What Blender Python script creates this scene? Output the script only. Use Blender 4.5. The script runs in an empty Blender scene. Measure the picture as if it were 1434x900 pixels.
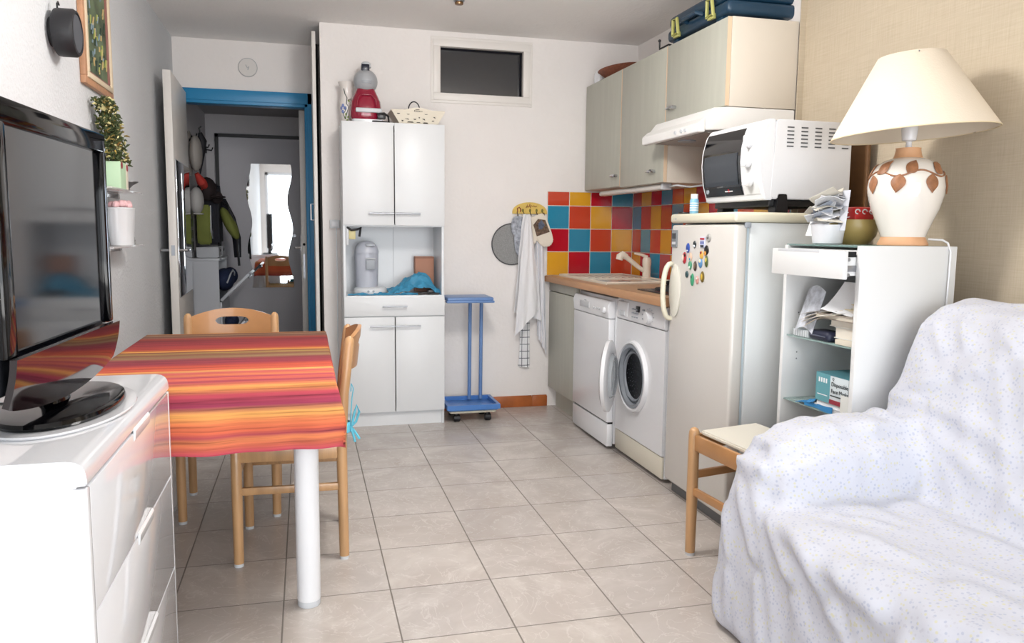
import bpy, bmesh, math, random
from mathutils import Vector, Matrix, noise
random.seed(7)
R = math.radians; PI = math.pi
sc = bpy.context.scene
COL = sc.collection

# ------------------------------------------------------------------ camera
FPX = 1106.1; YAW, PITCH, ROLL = 0.2562, -0.1144, 0.0100
CAM = Vector((-2.2089, -5.1577, 1.2049))
cy_, sy_, cp_, sp_ = math.cos(YAW), math.sin(YAW), math.cos(PITCH), math.sin(PITCH)
FWD = Vector((sy_*cp_, cy_*cp_, sp_)); RT = Vector((cy_, -sy_, 0)); UP = RT.cross(FWD)
CR = math.cos(ROLL)*RT + math.sin(ROLL)*UP; CU = -math.sin(ROLL)*RT + math.cos(ROLL)*UP
cd = bpy.data.cameras.new('camera'); cam = bpy.data.objects.new('camera', cd); COL.objects.link(cam)
cd.sensor_width = 36; cd.lens = FPX/1434*36; cd.clip_start = .05
cam.matrix_world = Matrix(((CR.x, CU.x, -FWD.x, CAM.x), (CR.y, CU.y, -FWD.y, CAM.y), (CR.z, CU.z, -FWD.z, CAM.z), (0, 0, 0, 1)))
sc.camera = cam

# ------------------------------------------------------------------ light
w = bpy.data.worlds.new('sky'); sc.world = w; w.use_nodes = True
bg = w.node_tree.nodes['Background']; bg.inputs[0].default_value = (.86, .93, 1, 1); bg.inputs[1].default_value = 2.0
def area(name, loc, rot, sx, sy, power, col=(1, 1, 1)):
    l = bpy.data.lights.new(name, 'AREA'); l.shape = 'RECTANGLE'; l.size = sx; l.size_y = sy; l.energy = power; l.color = col
    o = bpy.data.objects.new(name, l); COL.objects.link(o); o.location = loc; o.rotation_euler = rot; return o
# daylight through the balcony window behind the camera
area('window_daylight', (-1.45, -9.4, 1.9), (R(88), 0, 0), 6.5, 3.6, 190, (.95, .975, 1))
# added fill lamp lifting the ceiling, in place of bounce off the balcony floor
area('balcony_bounce_fill', (-1.45, -6.55, .35), (R(125), 0, 0), 2.8, .5, 22, (1, .98, .95))
# added fill light over the middle of the room, unseen above the frame
gl = bpy.data.lights.new('globe_fill_light', 'POINT'); gl.energy = 52; gl.shadow_soft_size = .16; gl.color = (1, .97, .93)
glo = bpy.data.objects.new('globe_fill_light', gl); COL.objects.link(glo); glo.location = (-1.6, -2.6, 2.24)
sc.view_settings.view_transform = 'Standard'
sc.view_settings.look = 'None'; sc.view_settings.gamma = 1; sc.view_settings.use_curve_mapping = False
sc.view_settings.exposure = 0.42

# ------------------------------------------------------------------ helpers
def s2l(c):
    if isinstance(c, str):
        c = c.lstrip('#'); c = [int(c[i:i+2], 16)/255 for i in (0, 2, 4)]
    return tuple(((v/12.92) if v <= .04045 else ((v+.055)/1.055)**2.4) for v in c) + (1,)
MATS = {}
def mat(name, col, rough=.5, metal=0, nscale=0, namt=0, bump=0, bscale=60, spec=.5, coat=0, alpha=1, trans=0, sss=0, stretch=None):
    if name in MATS: return MATS[name]
    m = bpy.data.materials.new(name); m.use_nodes = True; MATS[name] = m
    nt = m.node_tree; b = nt.nodes['Principled BSDF']; c = s2l(col)
    b.inputs['Base Color'].default_value = c; b.inputs['Roughness'].default_value = rough
    b.inputs['Metallic'].default_value = metal; b.inputs['Specular IOR Level'].default_value = spec
    b.inputs['Coat Weight'].default_value = coat; b.inputs['Coat Roughness'].default_value = .05
    b.inputs['Alpha'].default_value = alpha; b.inputs['Transmission Weight'].default_value = trans
    if sss: b.inputs['Subsurface Weight'].default_value = sss; b.inputs['Subsurface Scale'].default_value = .02
    tc = nt.nodes.new('ShaderNodeTexCoord'); mp = nt.nodes.new('ShaderNodeMapping')
    nt.links.new(tc.outputs['Object'], mp.inputs[0])
    if stretch: mp.inputs['Scale'].default_value = stretch
    if namt:
        n = nt.nodes.new('ShaderNodeTexNoise'); n.inputs['Scale'].default_value = nscale; n.inputs['Detail'].default_value = 5
        nt.links.new(mp.outputs[0], n.inputs['Vector'])
        r = nt.nodes.new('ShaderNodeValToRGB'); r.color_ramp.elements[0].position = .3; r.color_ramp.elements[1].position = .7
        r.color_ramp.elements[0].color = tuple(v*(1-namt) for v in c[:3])+(1,); r.color_ramp.elements[1].color = tuple(min(1, v*(1+namt*.6)) for v in c[:3])+(1,)
        nt.links.new(n.outputs['Fac'], r.inputs[0]); nt.links.new(r.outputs[0], b.inputs['Base Color'])
    if bump:
        n = nt.nodes.new('ShaderNodeTexNoise'); n.inputs['Scale'].default_value = bscale; n.inputs['Detail'].default_value = 4
        nt.links.new(mp.outputs[0], n.inputs['Vector'])
        bp = nt.nodes.new('ShaderNodeBump'); bp.inputs['Strength'].default_value = bump; bp.inputs['Distance'].default_value = .01
        nt.links.new(n.outputs['Fac'], bp.inputs['Height']); nt.links.new(bp.outputs[0], b.inputs['Normal'])
    return m

def prop(o, label=None, cat=None, group=None, kind=None):
    if label: o['label'] = label
    if cat: o['category'] = cat
    if group: o['group'] = group
    if kind: o['kind'] = kind
    return o
def thing(name, label, cat, loc=(0, 0, 0), rz=0, group=None):
    o = bpy.data.objects.new(name, None); COL.objects.link(o); o.empty_display_size = .05
    o.location = loc; o.rotation_euler = (0, 0, rz)
    return prop(o, label, cat, group)
def wmat(o):
    m = Matrix.LocRotScale(o.location, o.rotation_euler, o.scale)
    return (wmat(o.parent) @ m) if o.parent else m

class MB:
    """collects shapes, then links them as one mesh object"""
    def __init__(s): s.bm = bmesh.new()
    def _add(s, t, M=None, mi=0):
        if M is not None: bmesh.ops.transform(t, matrix=M, verts=t.verts)
        for f in t.faces: f.material_index = mi
        me = bpy.data.meshes.new('t'); t.to_mesh(me); t.free(); s.bm.from_mesh(me); bpy.data.meshes.remove(me); return s
    def box(s, x0, x1, y0, y1, z0, z1, r=0, seg=2, mi=0, M=None):
        t = bmesh.new(); bmesh.ops.create_cube(t, size=1)
        bmesh.ops.transform(t, matrix=Matrix.Translation(((x0+x1)/2, (y0+y1)/2, (z0+z1)/2)) @ Matrix.Diagonal((abs(x1-x0), abs(y1-y0), abs(z1-z0), 1)), verts=t.verts)
        if r: bmesh.ops.bevel(t, geom=t.edges[:], offset=r, segments=seg, profile=.5, affect='EDGES')
        return s._add(t, M, mi)
    def cyl(s, a, b, r, r2=None, n=20, mi=0, bev=0):
        a = Vector(a); b = Vector(b); d = b-a; r2 = r if r2 is None else r2
        t = bmesh.new(); bmesh.ops.create_cone(t, cap_ends=True, segments=n, radius1=r, radius2=r2, depth=d.length)
        if bev: bmesh.ops.bevel(t, geom=[e for e in t.edges if all(len(f.verts) > 4 for f in e.link_faces) or any(len(f.verts) > 4 for f in e.link_faces)], offset=bev, segments=2, affect='EDGES')
        M = Matrix.Translation((a+b)/2) @ d.to_track_quat('Z', 'Y').to_matrix().to_4x4()
        return s._add(t, M, mi)
    def lathe(s, prof, c=(0, 0, 0), n=32, mi=0, M=None, cap=True):
        t = bmesh.new(); rings = []
        for r, z in prof:
            if r < 1e-5: rings.append([t.verts.new((0, 0, z))])
            else: rings.append([t.verts.new((r*math.cos(2*PI*k/n), r*math.sin(2*PI*k/n), z)) for k in range(n)])
        for A, B in zip(rings, rings[1:]):
            for k in range(n):
                q = [A[k % len(A)], A[(k+1) % len(A)], B[(k+1) % len(B)], B[k % len(B)]]
                q = list(dict.fromkeys(q))
                if len(q) > 2: t.faces.new(q)
        if cap:
            for A in (rings[0], rings[-1]):
                if len(A) > 2: t.faces.new(A)
        bmesh.ops.recalc_face_normals(t, faces=t.faces)
        M2 = Matrix.Translation(c) @ (M if M is not None else Matrix())
        return s._add(t, M2, mi)
    def ball(s, c, rx, ry=None, rz=None, n=16, mi=0, M=None):
        ry = rx if ry is None else ry; rz = rx if rz is None else rz
        t = bmesh.new(); bmesh.ops.create_uvsphere(t, u_segments=n, v_segments=max(6, n//2), radius=1)
        return s._add(t, Matrix.Translation(c) @ (M if M is not None else Matrix()) @ Matrix.Diagonal((rx, ry, rz, 1)), mi)
    def tube(s, pts, r, n=10, closed=False, mi=0, rad=None):
        P = [Vector(p) for p in pts]; N = len(P); t = bmesh.new(); rings = []
        pu = None
        for i, p in enumerate(P):
            if closed: d = P[(i+1) % N]-P[i-1]
            else: d = P[min(i+1, N-1)]-P[max(i-1, 0)]
            d.normalize()
            if pu is None: pu = Vector((0, 0, 1)) if abs(d.z) < .9 else Vector((1, 0, 0))
            u = (pu-d*pu.dot(d)).normalized(); v = d.cross(u); pu = u
            rr = rad[i] if rad else r
            rings.append([t.verts.new(p+(u*math.cos(2*PI*k/n)+v*math.sin(2*PI*k/n))*rr) for k in range(n)])
        for i in range(N if closed else N-1):
            A, B = rings[i], rings[(i+1) % N]
            for k in range(n): t.faces.new((A[k], A[(k+1) % n], B[(k+1) % n], B[k]))
        if not closed:
            t.faces.new(rings[0][::-1]); t.faces.new(rings[-1])
        bmesh.ops.recalc_face_normals(t, faces=t.faces)
        return s._add(t, None, mi)
    def prism(s, poly, axis, a, b, mi=0, r=0, M=None):
        """poly: 2D outline in the two other axes (xy for z, xz for y, yz for x)"""
        t = bmesh.new()
        f = {'z': lambda p, h: (p[0], p[1], h), 'y': lambda p, h: (p[0], h, p[1]), 'x': lambda p, h: (h, p[0], p[1])}[axis]
        A = [t.verts.new(f(p, a)) for p in poly]; B = [t.verts.new(f(p, b)) for p in poly]; n = len(poly)
        t.faces.new(A); t.faces.new(B[::-1])
        for i in range(n): t.faces.new((A[i], B[i], B[(i+1) % n], A[(i+1) % n]))
        bmesh.ops.recalc_face_normals(t, faces=t.faces)
        if r: bmesh.ops.bevel(t, geom=t.edges[:], offset=r, segments=2, affect='EDGES')
        return s._add(t, M, mi)
    def grid(s, fn, nu, nv, thick=0, mi=0, closeu=False):
        t = bmesh.new(); V = [[t.verts.new(fn(i/nu, j/nv)) for j in range(nv+1)] for i in range(nu+1)]
        for i in range(nu):
            for j in range(nv): t.faces.new((V[i][j], V[i+1][j], V[i+1][j+1], V[i][j+1]))
        bmesh.ops.recalc_face_normals(t, faces=t.faces)
        if thick: bmesh.ops.solidify(t, geom=t.faces[:], thickness=thick)
        return s._add(t, None, mi)
    def build(s, name, m, parent=None, smooth=None, world=True, label=None):
        me = bpy.data.meshes.new(name)
        if parent and world: bmesh.ops.transform(s.bm, matrix=wmat(parent).inverted(), verts=s.bm.verts)
        s.bm.to_mesh(me); s.bm.free()
        for mm in (m if isinstance(m, (list, tuple)) else [m]): me.materials.append(mm)
        if smooth is None: smooth = 40
        if smooth:
            me.polygons.foreach_set('use_smooth', [True]*len(me.polygons))
            try: me.set_sharp_from_angle(angle=R(smooth))
            except Exception: pass
        o = bpy.data.objects.new(name, me); COL.objects.link(o)
        if parent: o.parent = parent
        if label: o['label'] = label
        return o
def struct(name, mb, m, parent=None, smooth=30):
    o = mb.build(name, m, parent, smooth); o['kind'] = 'structure'; return o
def single(name, mb, m, label, cat, group=None, smooth=40):
    return prop(mb.build(name, m, None, smooth), label, cat, group)
def text(name, body, m, loc, ex, ey, size, parent=None, depth=.0008, align='CENTER', label=None):
    """raised lettering; ex = reading direction, ey = up direction of the letters"""
    cu = bpy.data.curves.new('lettering', 'FONT'); cu.body = body; cu.size = size; cu.extrude = depth; cu.align_x = align; cu.align_y = 'CENTER'
    o = bpy.data.objects.new('lettering', cu); COL.objects.link(o)
    dg = bpy.context.evaluated_depsgraph_get(); me = bpy.data.meshes.new_from_object(o.evaluated_get(dg))
    COL.objects.unlink(o); bpy.data.objects.remove(o)
    ex = Vector(ex).normalized(); ey = Vector(ey).normalized(); ez = ex.cross(ey)
    M = Matrix(((ex.x, ey.x, ez.x, loc[0]), (ex.y, ey.y, ez.y, loc[1]), (ex.z, ey.z, ez.z, loc[2]), (0, 0, 0, 1)))
    me.transform((wmat(parent).inverted() if parent else Matrix()) @ M)
    me.materials.clear(); me.materials.append(m)
    q = bpy.data.objects.new(name, me); COL.objects.link(q)
    if parent: q.parent = parent
    return q
def evalmesh(o):
    dg = bpy.context.evaluated_depsgraph_get(); return bpy.data.meshes.new_from_object(o.evaluated_get(dg))
def sm(a, b, x):
    t = max(0, min(1, (x-a)/(b-a))); return t*t*(3-2*t)

# ------------------------------------------------------------------ materials
WHITE_PL = mat('white_plaster', '#ece7e4', .85, nscale=2.5, namt=.03, bump=.25, bscale=45)
ROUGH_PL = mat('rough_white_plaster', '#d4d6d9', .9, nscale=3, namt=.03, bump=.5, bscale=70)
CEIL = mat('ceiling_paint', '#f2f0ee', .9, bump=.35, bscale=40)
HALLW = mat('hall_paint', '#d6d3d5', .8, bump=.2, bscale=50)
LAM = mat('white_laminate', '#dfe1e3', .35, nscale=4, namt=.015)
LAMG = mat('white_melamine', '#d8dbde', .25)
GLOSSW = mat('white_gloss_lacquer', '#dedfe3', .06, coat=.5)
ENAMEL = mat('white_enamel', '#e4e5e8', .2)
ENAMEL2 = mat('warm_white_enamel', '#e3e1dc', .22)
CREAMP = mat('cream_plastic', '#d8d3bf', .35)
GREYP = mat('grey_plastic', '#9aa0a8', .4)
LGREY = mat('light_grey_plastic', '#c9ccd0', .4)
BLACKP = mat('black_plastic', '#15161a', .35)
BLACKG = mat('black_gloss', '#050507', .08, spec=.35)
DARK = mat('dark_cavity', '#0b0b0d', .8)
CHROME = mat('chrome', '#c9cbd0', .15, 1)
STEEL = mat('brushed_steel', '#a9acb2', .35, 1)
RUBBER = mat('rubber_grey', '#6d7075', .6)
BLUEFR = mat('blue_frame_paint', '#2684b6', .4)
TERRA = mat('terracotta_tile', '#b0622f', .4, nscale=9, namt=.25)
BEECH = mat('beech_wood', '#c0966a', .35, nscale=5, namt=.18, bump=.04, bscale=40, stretch=(8, 8, .8), coat=.2)
BEECH2 = mat('beech_panel', '#b58455', .35, nscale=6, namt=.15, coat=.2)
WOODTOP = mat('wood_effect_worktop', '#c8a27e', .4, nscale=5, namt=.15, stretch=(1, .25, 1))
WOODEDGE = mat('worktop_edge', '#b98a62', .45, nscale=8, namt=.2, stretch=(1, .2, 2))
GREYWOOD = mat('pale_grey_green_wood', '#b7b7ab', .45, nscale=5, namt=.05, stretch=(6, 6, .5))
CREAMSIDE = mat('cream_side_panel', '#d6cdc0', .5)
EDGEB = mat('beige_edge_band', '#dcc3a6', .5)
BLUEP = mat('blue_plastic', '#6586b8', .35)
RED = mat('red_gloss_plastic', '#8e1230', .12, coat=.5)
MIRROR = mat('mirror_silver', '#dfe3e6', .02, 1)
GLASSG = mat('green_edge_glass', '#b8cfcb', .03, alpha=.35, spec=.8)
GLASSE = mat('glass_edge', '#4f6f69', .1)
CLEAR = mat('clear_acrylic', '#e6e2e2', .1, alpha=.45)
PAPER = mat('white_paper', '#e9eaec', .8)
def simple(name, c, r=.6, **k): return mat(name, c, r, **k)

def floor_mat():
    m = bpy.data.materials.new('pale_stone_floor_tiles'); m.use_nodes = True; nt = m.node_tree; L = nt.links; N = nt.nodes.new
    b = nt.nodes['Principled BSDF']; tc = N('ShaderNodeTexCoord'); mp = N('ShaderNodeMapping')
    S = .345; mp.inputs['Scale'].default_value = (1/S, 1/S, 1); mp.inputs['Location'].default_value = (5.6603, 1.5314, 0)
    L.new(tc.outputs['Object'], mp.inputs[0])
    br = N('ShaderNodeTexBrick'); br.offset = 0; br.squash = 1
    br.inputs['Scale'].default_value = 1; br.inputs['Brick Width'].default_value = 1; br.inputs['Row Height'].default_value = 1
    br.inputs['Mortar Size'].default_value = .008; br.inputs['Mortar Smooth'].default_value = .3; br.inputs['Bias'].default_value = 0
    br.inputs['Color1'].default_value = (.97, .97, .97, 1); br.inputs['Color2'].default_value = (1.03, 1.02, 1.0, 1); br.inputs['Mortar'].default_value = (0, 0, 0, 1)
    L.new(mp.outputs[0], br.inputs['Vector'])
    n = N('ShaderNodeTexNoise'); n.inputs['Scale'].default_value = 2.6; n.inputs['Detail'].default_value = 9; n.inputs['Distortion'].default_value = 1.6; n.inputs['Roughness'].default_value = .6
    L.new(tc.outputs['Object'], n.inputs['Vector'])
    r = N('ShaderNodeValToRGB'); e = r.color_ramp.elements; e[0].position = .3; e[0].color = s2l('#b8afa8'); e[1].position = .75; e[1].color = s2l('#d0cac4')
    k = e.new(.52); k.color = s2l('#c0b8b2')
    L.new(n.outputs['Fac'], r.inputs[0])
    n2 = N('ShaderNodeTexNoise'); n2.inputs['Scale'].default_value = 5; n2.inputs['Detail'].default_value = 6; n2.inputs['Distortion'].default_value = 3
    L.new(tc.outputs['Object'], n2.inputs['Vector'])
    r2 = N('ShaderNodeValToRGB'); e = r2.color_ramp.elements; e[0].position = .485; e[0].color = (0, 0, 0, 1); e[1].position = .515; e[1].color = (0, 0, 0, 1); q = e.new(.5); q.color = (.35, .35, .35, 1)
    L.new(n2.outputs['Fac'], r2.inputs[0])
    mx = N('ShaderNodeMix'); mx.data_type = 'RGBA'; mx.inputs['B'].default_value = s2l('#e3dfdb')
    L.new(r2.outputs[0], mx.inputs['Factor']); L.new(r.outputs[0], mx.inputs['A'])
    mu = N('ShaderNodeMix'); mu.data_type = 'RGBA'; mu.blend_type = 'MULTIPLY'; mu.inputs['Factor'].default_value = 1
    L.new(mx.outputs['Result'], mu.inputs['A']); L.new(br.outputs['Color'], mu.inputs['B'])
    gm = N('ShaderNodeMix'); gm.data_type = 'RGBA'; gm.inputs['B'].default_value = s2l('#827b74')
    L.new(br.outputs['Fac'], gm.inputs['Factor']); L.new(mu.outputs['Result'], gm.inputs['A'])
    L.new(gm.outputs['Result'], b.inputs['Base Color'])
    mr = N('ShaderNodeMapRange'); mr.inputs['To Min'].default_value = .26; mr.inputs['To Max'].default_value = .8
    L.new(br.outputs['Fac'], mr.inputs[0]); L.new(mr.outputs[0], b.inputs['Roughness'])
    bp = N('ShaderNodeBump'); bp.inputs['Strength'].default_value = .5; bp.inputs['Distance'].default_value = .003; bp.invert = True
    L.new(br.outputs['Fac'], bp.inputs['Height']); L.new(bp.outputs[0], b.inputs['Normal'])
    return m
def wallfabric_mat():
    m = bpy.data.materials.new('beige_woven_wall_covering'); m.use_nodes = True; nt = m.node_tree; L = nt.links; N = nt.nodes.new
    b = nt.nodes['Principled BSDF']; b.inputs['Roughness'].default_value = .85; tc = N('ShaderNodeTexCoord')
    outs = []
    for sc_ in ((1, 6, 160), (1, 160, 6)):
        mp = N('ShaderNodeMapping'); mp.inputs['Scale'].default_value = sc_; L.new(tc.outputs['Object'], mp.inputs[0])
        n = N('ShaderNodeTexNoise'); n.inputs['Scale'].default_value = 1.2; n.inputs['Detail'].default_value = 3; L.new(mp.outputs[0], n.inputs['Vector']); outs.append(n.outputs['Fac'])
    a = N('ShaderNodeMath'); a.operation = 'ADD'; L.new(outs[0], a.inputs[0]); L.new(outs[1], a.inputs[1])
    h = N('ShaderNodeMath'); h.operation = 'MULTIPLY'; h.inputs[1].default_value = .5; L.new(a.outputs[0], h.inputs[0])
    r = N('ShaderNodeValToRGB'); e = r.color_ramp.elements; e[0].position = .3; e[0].color = s2l('#b3a58f'); e[1].position = .7; e[1].color = s2l('#c3b6a1')
    L.new(h.outputs[0], r.inputs[0]); L.new(r.outputs[0], b.inputs['Base Color'])
    bp = N('ShaderNodeBump'); bp.inputs['Strength'].default_value = .4; bp.inputs['Distance'].default_value = .003
    L.new(h.outputs[0], bp.inputs['Height']); L.new(bp.outputs[0], b.inputs['Normal'])
    return m
FLOOR = floor_mat(); WALLFAB = wallfabric_mat()

# ------------------------------------------------------------------ room shell
H = 2.462; XL = -3.04; XR = .03; YD = .66; YB = -6.6
struct('floor', MB().box(XL-.3, XR+.3, YB-1.6, 2.6, -.1, 0), FLOOR)
struct('ceiling', MB().box(XL-.3, XR+.3, YB-.1, YD+.12, H, H+.1), CEIL)
struct('wall_left', MB().box(XL-.1, XL, YB-.1, YD+.12, 0, H), ROUGH_PL)
struct('wall_right', MB().box(XR, XR+.1, YB-.1, .7, 0, H), WALLFAB)
struct('wall_kitchen', MB().box(.012, XR, -1.865, 0, 0, H), WHITE_PL)
# back wall with the high window opening; its left end stops at the closet
b = MB(); wx0, wx1, wz0, wz1 = -1.36, -.79, 2.055, 2.378
b.box(-2.098, wx0, 0, .09, 0, H).box(wx1, XR, 0, .09, 0, H).box(wx0, wx1, 0, .09, 0, wz0).box(wx0, wx1, 0, .09, wz1, H)
struct('wall_back', b, WHITE_PL)
struct('wall_closet', MB().box(-1.46, -1.40, .09, 2.6, 0, H), DARK)  # near-black colour carries the shade of the unlit closet
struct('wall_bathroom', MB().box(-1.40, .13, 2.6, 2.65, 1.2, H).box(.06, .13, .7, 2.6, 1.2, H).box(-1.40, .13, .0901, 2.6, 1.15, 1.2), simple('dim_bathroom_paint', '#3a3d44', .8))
struct('ceiling_bathroom', MB().box(-1.46, .13, .09, 2.65, H, H+.06), simple('bathroom_ceiling', '#d6d8d8', .8))
# door wall with opening
dx0, dx1, dz = -2.985, -2.165, 2.09
struct('wall_door', MB().box(XL, dx0, YD, YD+.1, 0, H).box(dx1, -1.46, YD, YD+.1, 0, H).box(dx0, dx1, YD, YD+.1, dz, H), WHITE_PL)
# hall beyond
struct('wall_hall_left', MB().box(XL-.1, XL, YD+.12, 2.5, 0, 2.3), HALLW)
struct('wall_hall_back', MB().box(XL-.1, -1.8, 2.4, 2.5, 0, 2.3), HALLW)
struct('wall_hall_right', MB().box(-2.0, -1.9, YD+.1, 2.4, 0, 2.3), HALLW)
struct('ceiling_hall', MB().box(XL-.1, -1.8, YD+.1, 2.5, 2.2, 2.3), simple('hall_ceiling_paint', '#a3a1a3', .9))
# wall behind the camera: a wide balcony opening with a white frame
ox0, ox1, oz1 = -2.95, -.05, 2.3
struct('wall_front', MB().box(XL, ox0, YB-.1, YB, 0, H).box(ox1, XR, YB-.1, YB, 0, H).box(ox0, ox1, YB-.1, YB, oz1, H), WHITE_PL)
b = MB()
for x in (ox0+.03, (ox0+ox1)/2, ox1-.03): b.box(x-.03, x+.03, YB-.08, YB-.02, .02, oz1, .004)
b.box(ox0, ox1, YB-.08, YB-.02, oz1-.06, oz1, .004).box(ox0, ox1, YB-.08, YB-.02, 0, .03, .004)
struct('window_1', b, ENAMEL)
# high window in the back wall
b = MB()
def ring(b, x0, x1, z0, z1, y0, y1, t):
    b.box(x0, x1, y0, y1, z1-t, z1, .002).box(x0, x1, y0, y1, z0, z0+t, .002).box(x0, x0+t, y0, y1, z0+t, z1-t, .002).box(x1-t, x1, y0, y1, z0+t, z1-t, .002); return b
ring(b, -1.412, -.738, 2.017, 2.43, -.008, .012, .02); ring(b, -1.395, -.755, 2.034, 2.413, -.014, .03, .045)
win = struct('window_2', b, mat('off_white_frame_paint', '#e6e1dc', .45))
struct('window_pane', MB().box(-1.36, -.79, .06, .066, 2.055, 2.378), mat('dark_window_glass', '#10131c', .06, spec=1, coat=1), win)
# baseboard terracotta tiles
b = MB(); x = -2.09
while x < -.6:
    b.box(x, min(x+.345, -.602)-.004, -.01, 0, .0, .078, .002); x += .345
b.box(-2.09, -.602, -.006, -.0, 0, .07)
struct('baseboard_back', b, [TERRA])
struct('baseboard_left', MB().box(XL, XL+.01, YB, YD, 0, .075, .002), TERRA)
# blue frame round the doorway
b = MB()
b.box(dx0-.05, dx1+.045, YD-.02, YD+.02, dz-.03, dz+.045, .003).box(dx0-.03, dx1+.02, YD-.012, YD+.1, dz-.05, dz, .003)
b.box(dx1-.01, dx1+.045, YD-.02, YD+.02, 0, dz+.045, .003).box(dx1-.03, dx1, YD-.012, YD+.1, 0, dz, .003)
b.box(dx0-.05, dx0, YD-.02, YD+.1, 0, dz-.02, .003)
b.box(dx0-.05, dx0, YD+.1, YD+.125, 0, dz, .003).box(dx1-.02, dx1+.05, YD+.1, YD+.125, 0, dz, .003).box(dx0-.05, dx1+.05, YD+.1, YD+.125, dz-.03, dz+.05, .003)
struct('trim_1', b, BLUEFR)
# tile backsplash
b = MB(); b2 = MB(); S = .155; zs = [1.471, 1.376, 1.221, 1.066, .905]; g = .0025
b.box(-.622, .0035, -.006, 0, .88, 1.473, mi=4)
b2.box(.004, .012, -1.87, -.006, .88, 1.473, mi=4)
for row in range(4):
    z1, z0 = zs[row], zs[row+1]
    for c in range(4): b.box(-.62+c*S+g, -.62+(c+1)*S-g, -.0095, -.004, z0+g, z1-g, .0012, 1, mi=(c-row) % 4)
    y = -.0095
    for c in range(4, 17):
        y1 = y-(.14 if c == 4 else S)
        b2.box(.0005, .006, max(y1, -1.868)+g, y-g, z0+g, z1-g, .0012, 1, mi=(c-row) % 4); y = y1
        if y < -1.86: break
TC = [mat('tile_orange', '#c9472c', .12, coat=.4), mat('tile_yellow', '#dfa42c', .12, coat=.4), mat('tile_red', '#b81327', .12, coat=.4), mat('tile_blue', '#2e8cae', .12, coat=.4), mat('tile_grout', '#e2dcd4', .8)]
single('tile_backsplash', b, TC, 'checkered glazed tiles on the back wall, between hanging towels and corner', 'wall tiles')
single('tile_backsplash', b2, TC, 'checkered glazed tiles on the side wall between tap and fridge', 'wall tiles')
struct('wall_step', MB().box(.0, XR, -1.872, -1.866, 0, H), WALLFAB)

# ------------------------------------------------------------------ kitchen: base row
XF = -.60
t = thing('base_cabinet', 'pale grey-green wooden base cabinet in the corner under the sink', 'cabinet', (-.3, -.29, 0))
MB().box(-.575, -.005, -.565, -.012, .13, .864).build('body', CREAMSIDE, t)
MB().box(-.54, -.3, -.565, -.012, 0, .128).build('kickplate', GREYWOOD, t)
MB().box(-.6, -.578, -.56, -.014, .14, .80, .002).build('door', GREYWOOD, t)
MB().box(-.6, -.578, -.56, -.014, .806, .858, .002).build('drawer_front', GREYWOOD, t)
# dishwasher
t = thing('dishwasher', 'white dishwasher with slim control panel beside the corner base cabinet', 'dishwasher', (-.33, -.87, 0))
MB().box(-.575, -.01, -1.155, -.575, .03, .845, .004).build('body', ENAMEL, t)
MB().box(-.615, -.577, -1.155, -.575, .155, .73, .006, 3).build('door', ENAMEL, t)
MB().box(-.612, -.578, -1.155, -.575, .02, .145, .004).build('kickplate', ENAMEL, t)
MB().box(-.60, -.577, -1.15, -.58, .145, .155).build('gap', DARK, t)
p = MB().prism([(-.577, .733), (-.615, .733), (-.622, .80), (-.608, .828), (-.577, .828)], 'y', -1.155, -.575, r=.003).build('control_panel', ENAMEL, t)
MB().box(-.624, -.617, -.86, -.70, .765, .80, .003).build('grip', LGREY, p)
for k in range(5): MB().cyl((-.616, -.93-k*.03, .775), (-.624, -.93-k*.03, .776), .006, n=12).build('button', LGREY, p)
MB().cyl((-.616, -1.1, .775), (-.636, -1.1, .778), .018, n=20, bev=.003).build('knob', ENAMEL, p)
MB().box(-.6225, -.615, -.80, -.775, .804, .808).build('faint_mark', GREYP, p)
# washing machine (front plane x=-.57)
t = thing('washing_machine', 'white front-loading washing machine with its round door open', 'washing machine', (-.3, -1.48, 0))
wy0, wy1 = -1.775, -1.175; cyw, czw = -1.415, .462
b = MB(); b.box(-.56, -.01, wy0, wy1, .02, .855, .006)
body = b.build('body', ENAMEL, t)
# front sheet with a round hole
def holed(x0, x1, y0, y1, z0, z1, cy, cz, r, n=48):
    t_ = bmesh.new()
    ang = [2*PI*k/n for k in range(n)]
    def sq(a):
        c, s = math.cos(a), math.sin(a); k = 1e9
        if c > 1e-6: k = min(k, (y1-cy)/c)
        if c < -1e-6: k = min(k, (y0-cy)/c)
        if s > 1e-6: k = min(k, (z1-cz)/s)
        if s < -1e-6: k = min(k, (z0-cz)/s)
        return cy+c*k, cz+s*k
    A = set(ang)
    for (yy, zz) in ((y0, z0), (y0, z1), (y1, z0), (y1, z1)): A.add(math.atan2(zz-cz, yy-cy) % (2*PI))
    ang = sorted(A); n = len(ang)
    i0 = [t_.verts.new((x0, cy+r*math.cos(a), cz+r*math.sin(a))) for a in ang]; o0 = [t_.verts.new((x0, *sq(a))) for a in ang]
    i1 = [t_.verts.new((x1, cy+r*math.cos(a), cz+r*math.sin(a))) for a in ang]
    o1 = [t_.verts.new((x1, *sq(a))) for a in ang]
    for k in range(n):
        q = (k+1) % n
        t_.faces.new((i0[k], i0[q], o0[q], o0[k])); t_.faces.new((i0[k], i1[k], i1[q], i0[q])); t_.faces.new((o0[k], o0[q], o1[q], o1[k]))
    bmesh.ops.recalc_face_normals(t_, faces=t_.faces)
    m = MB(); m._add(t_); return m
holed(-.575, -.56, wy0+.002, wy1-.002, .135, .74, cyw, czw, .165).build('front_panel', ENAMEL, t)
rot90 = Matrix.Rotation(R(-90), 4, 'Y')   # lathe axis z -> -x
MB().lathe([(.165, .0), (.165, .012), (.172, .02), (.182, .019), (.187, .006), (.187, .0)], (-.575, cyw, czw), 48, M=rot90, cap=False).build('porthole_ring', ENAMEL, t)
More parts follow.
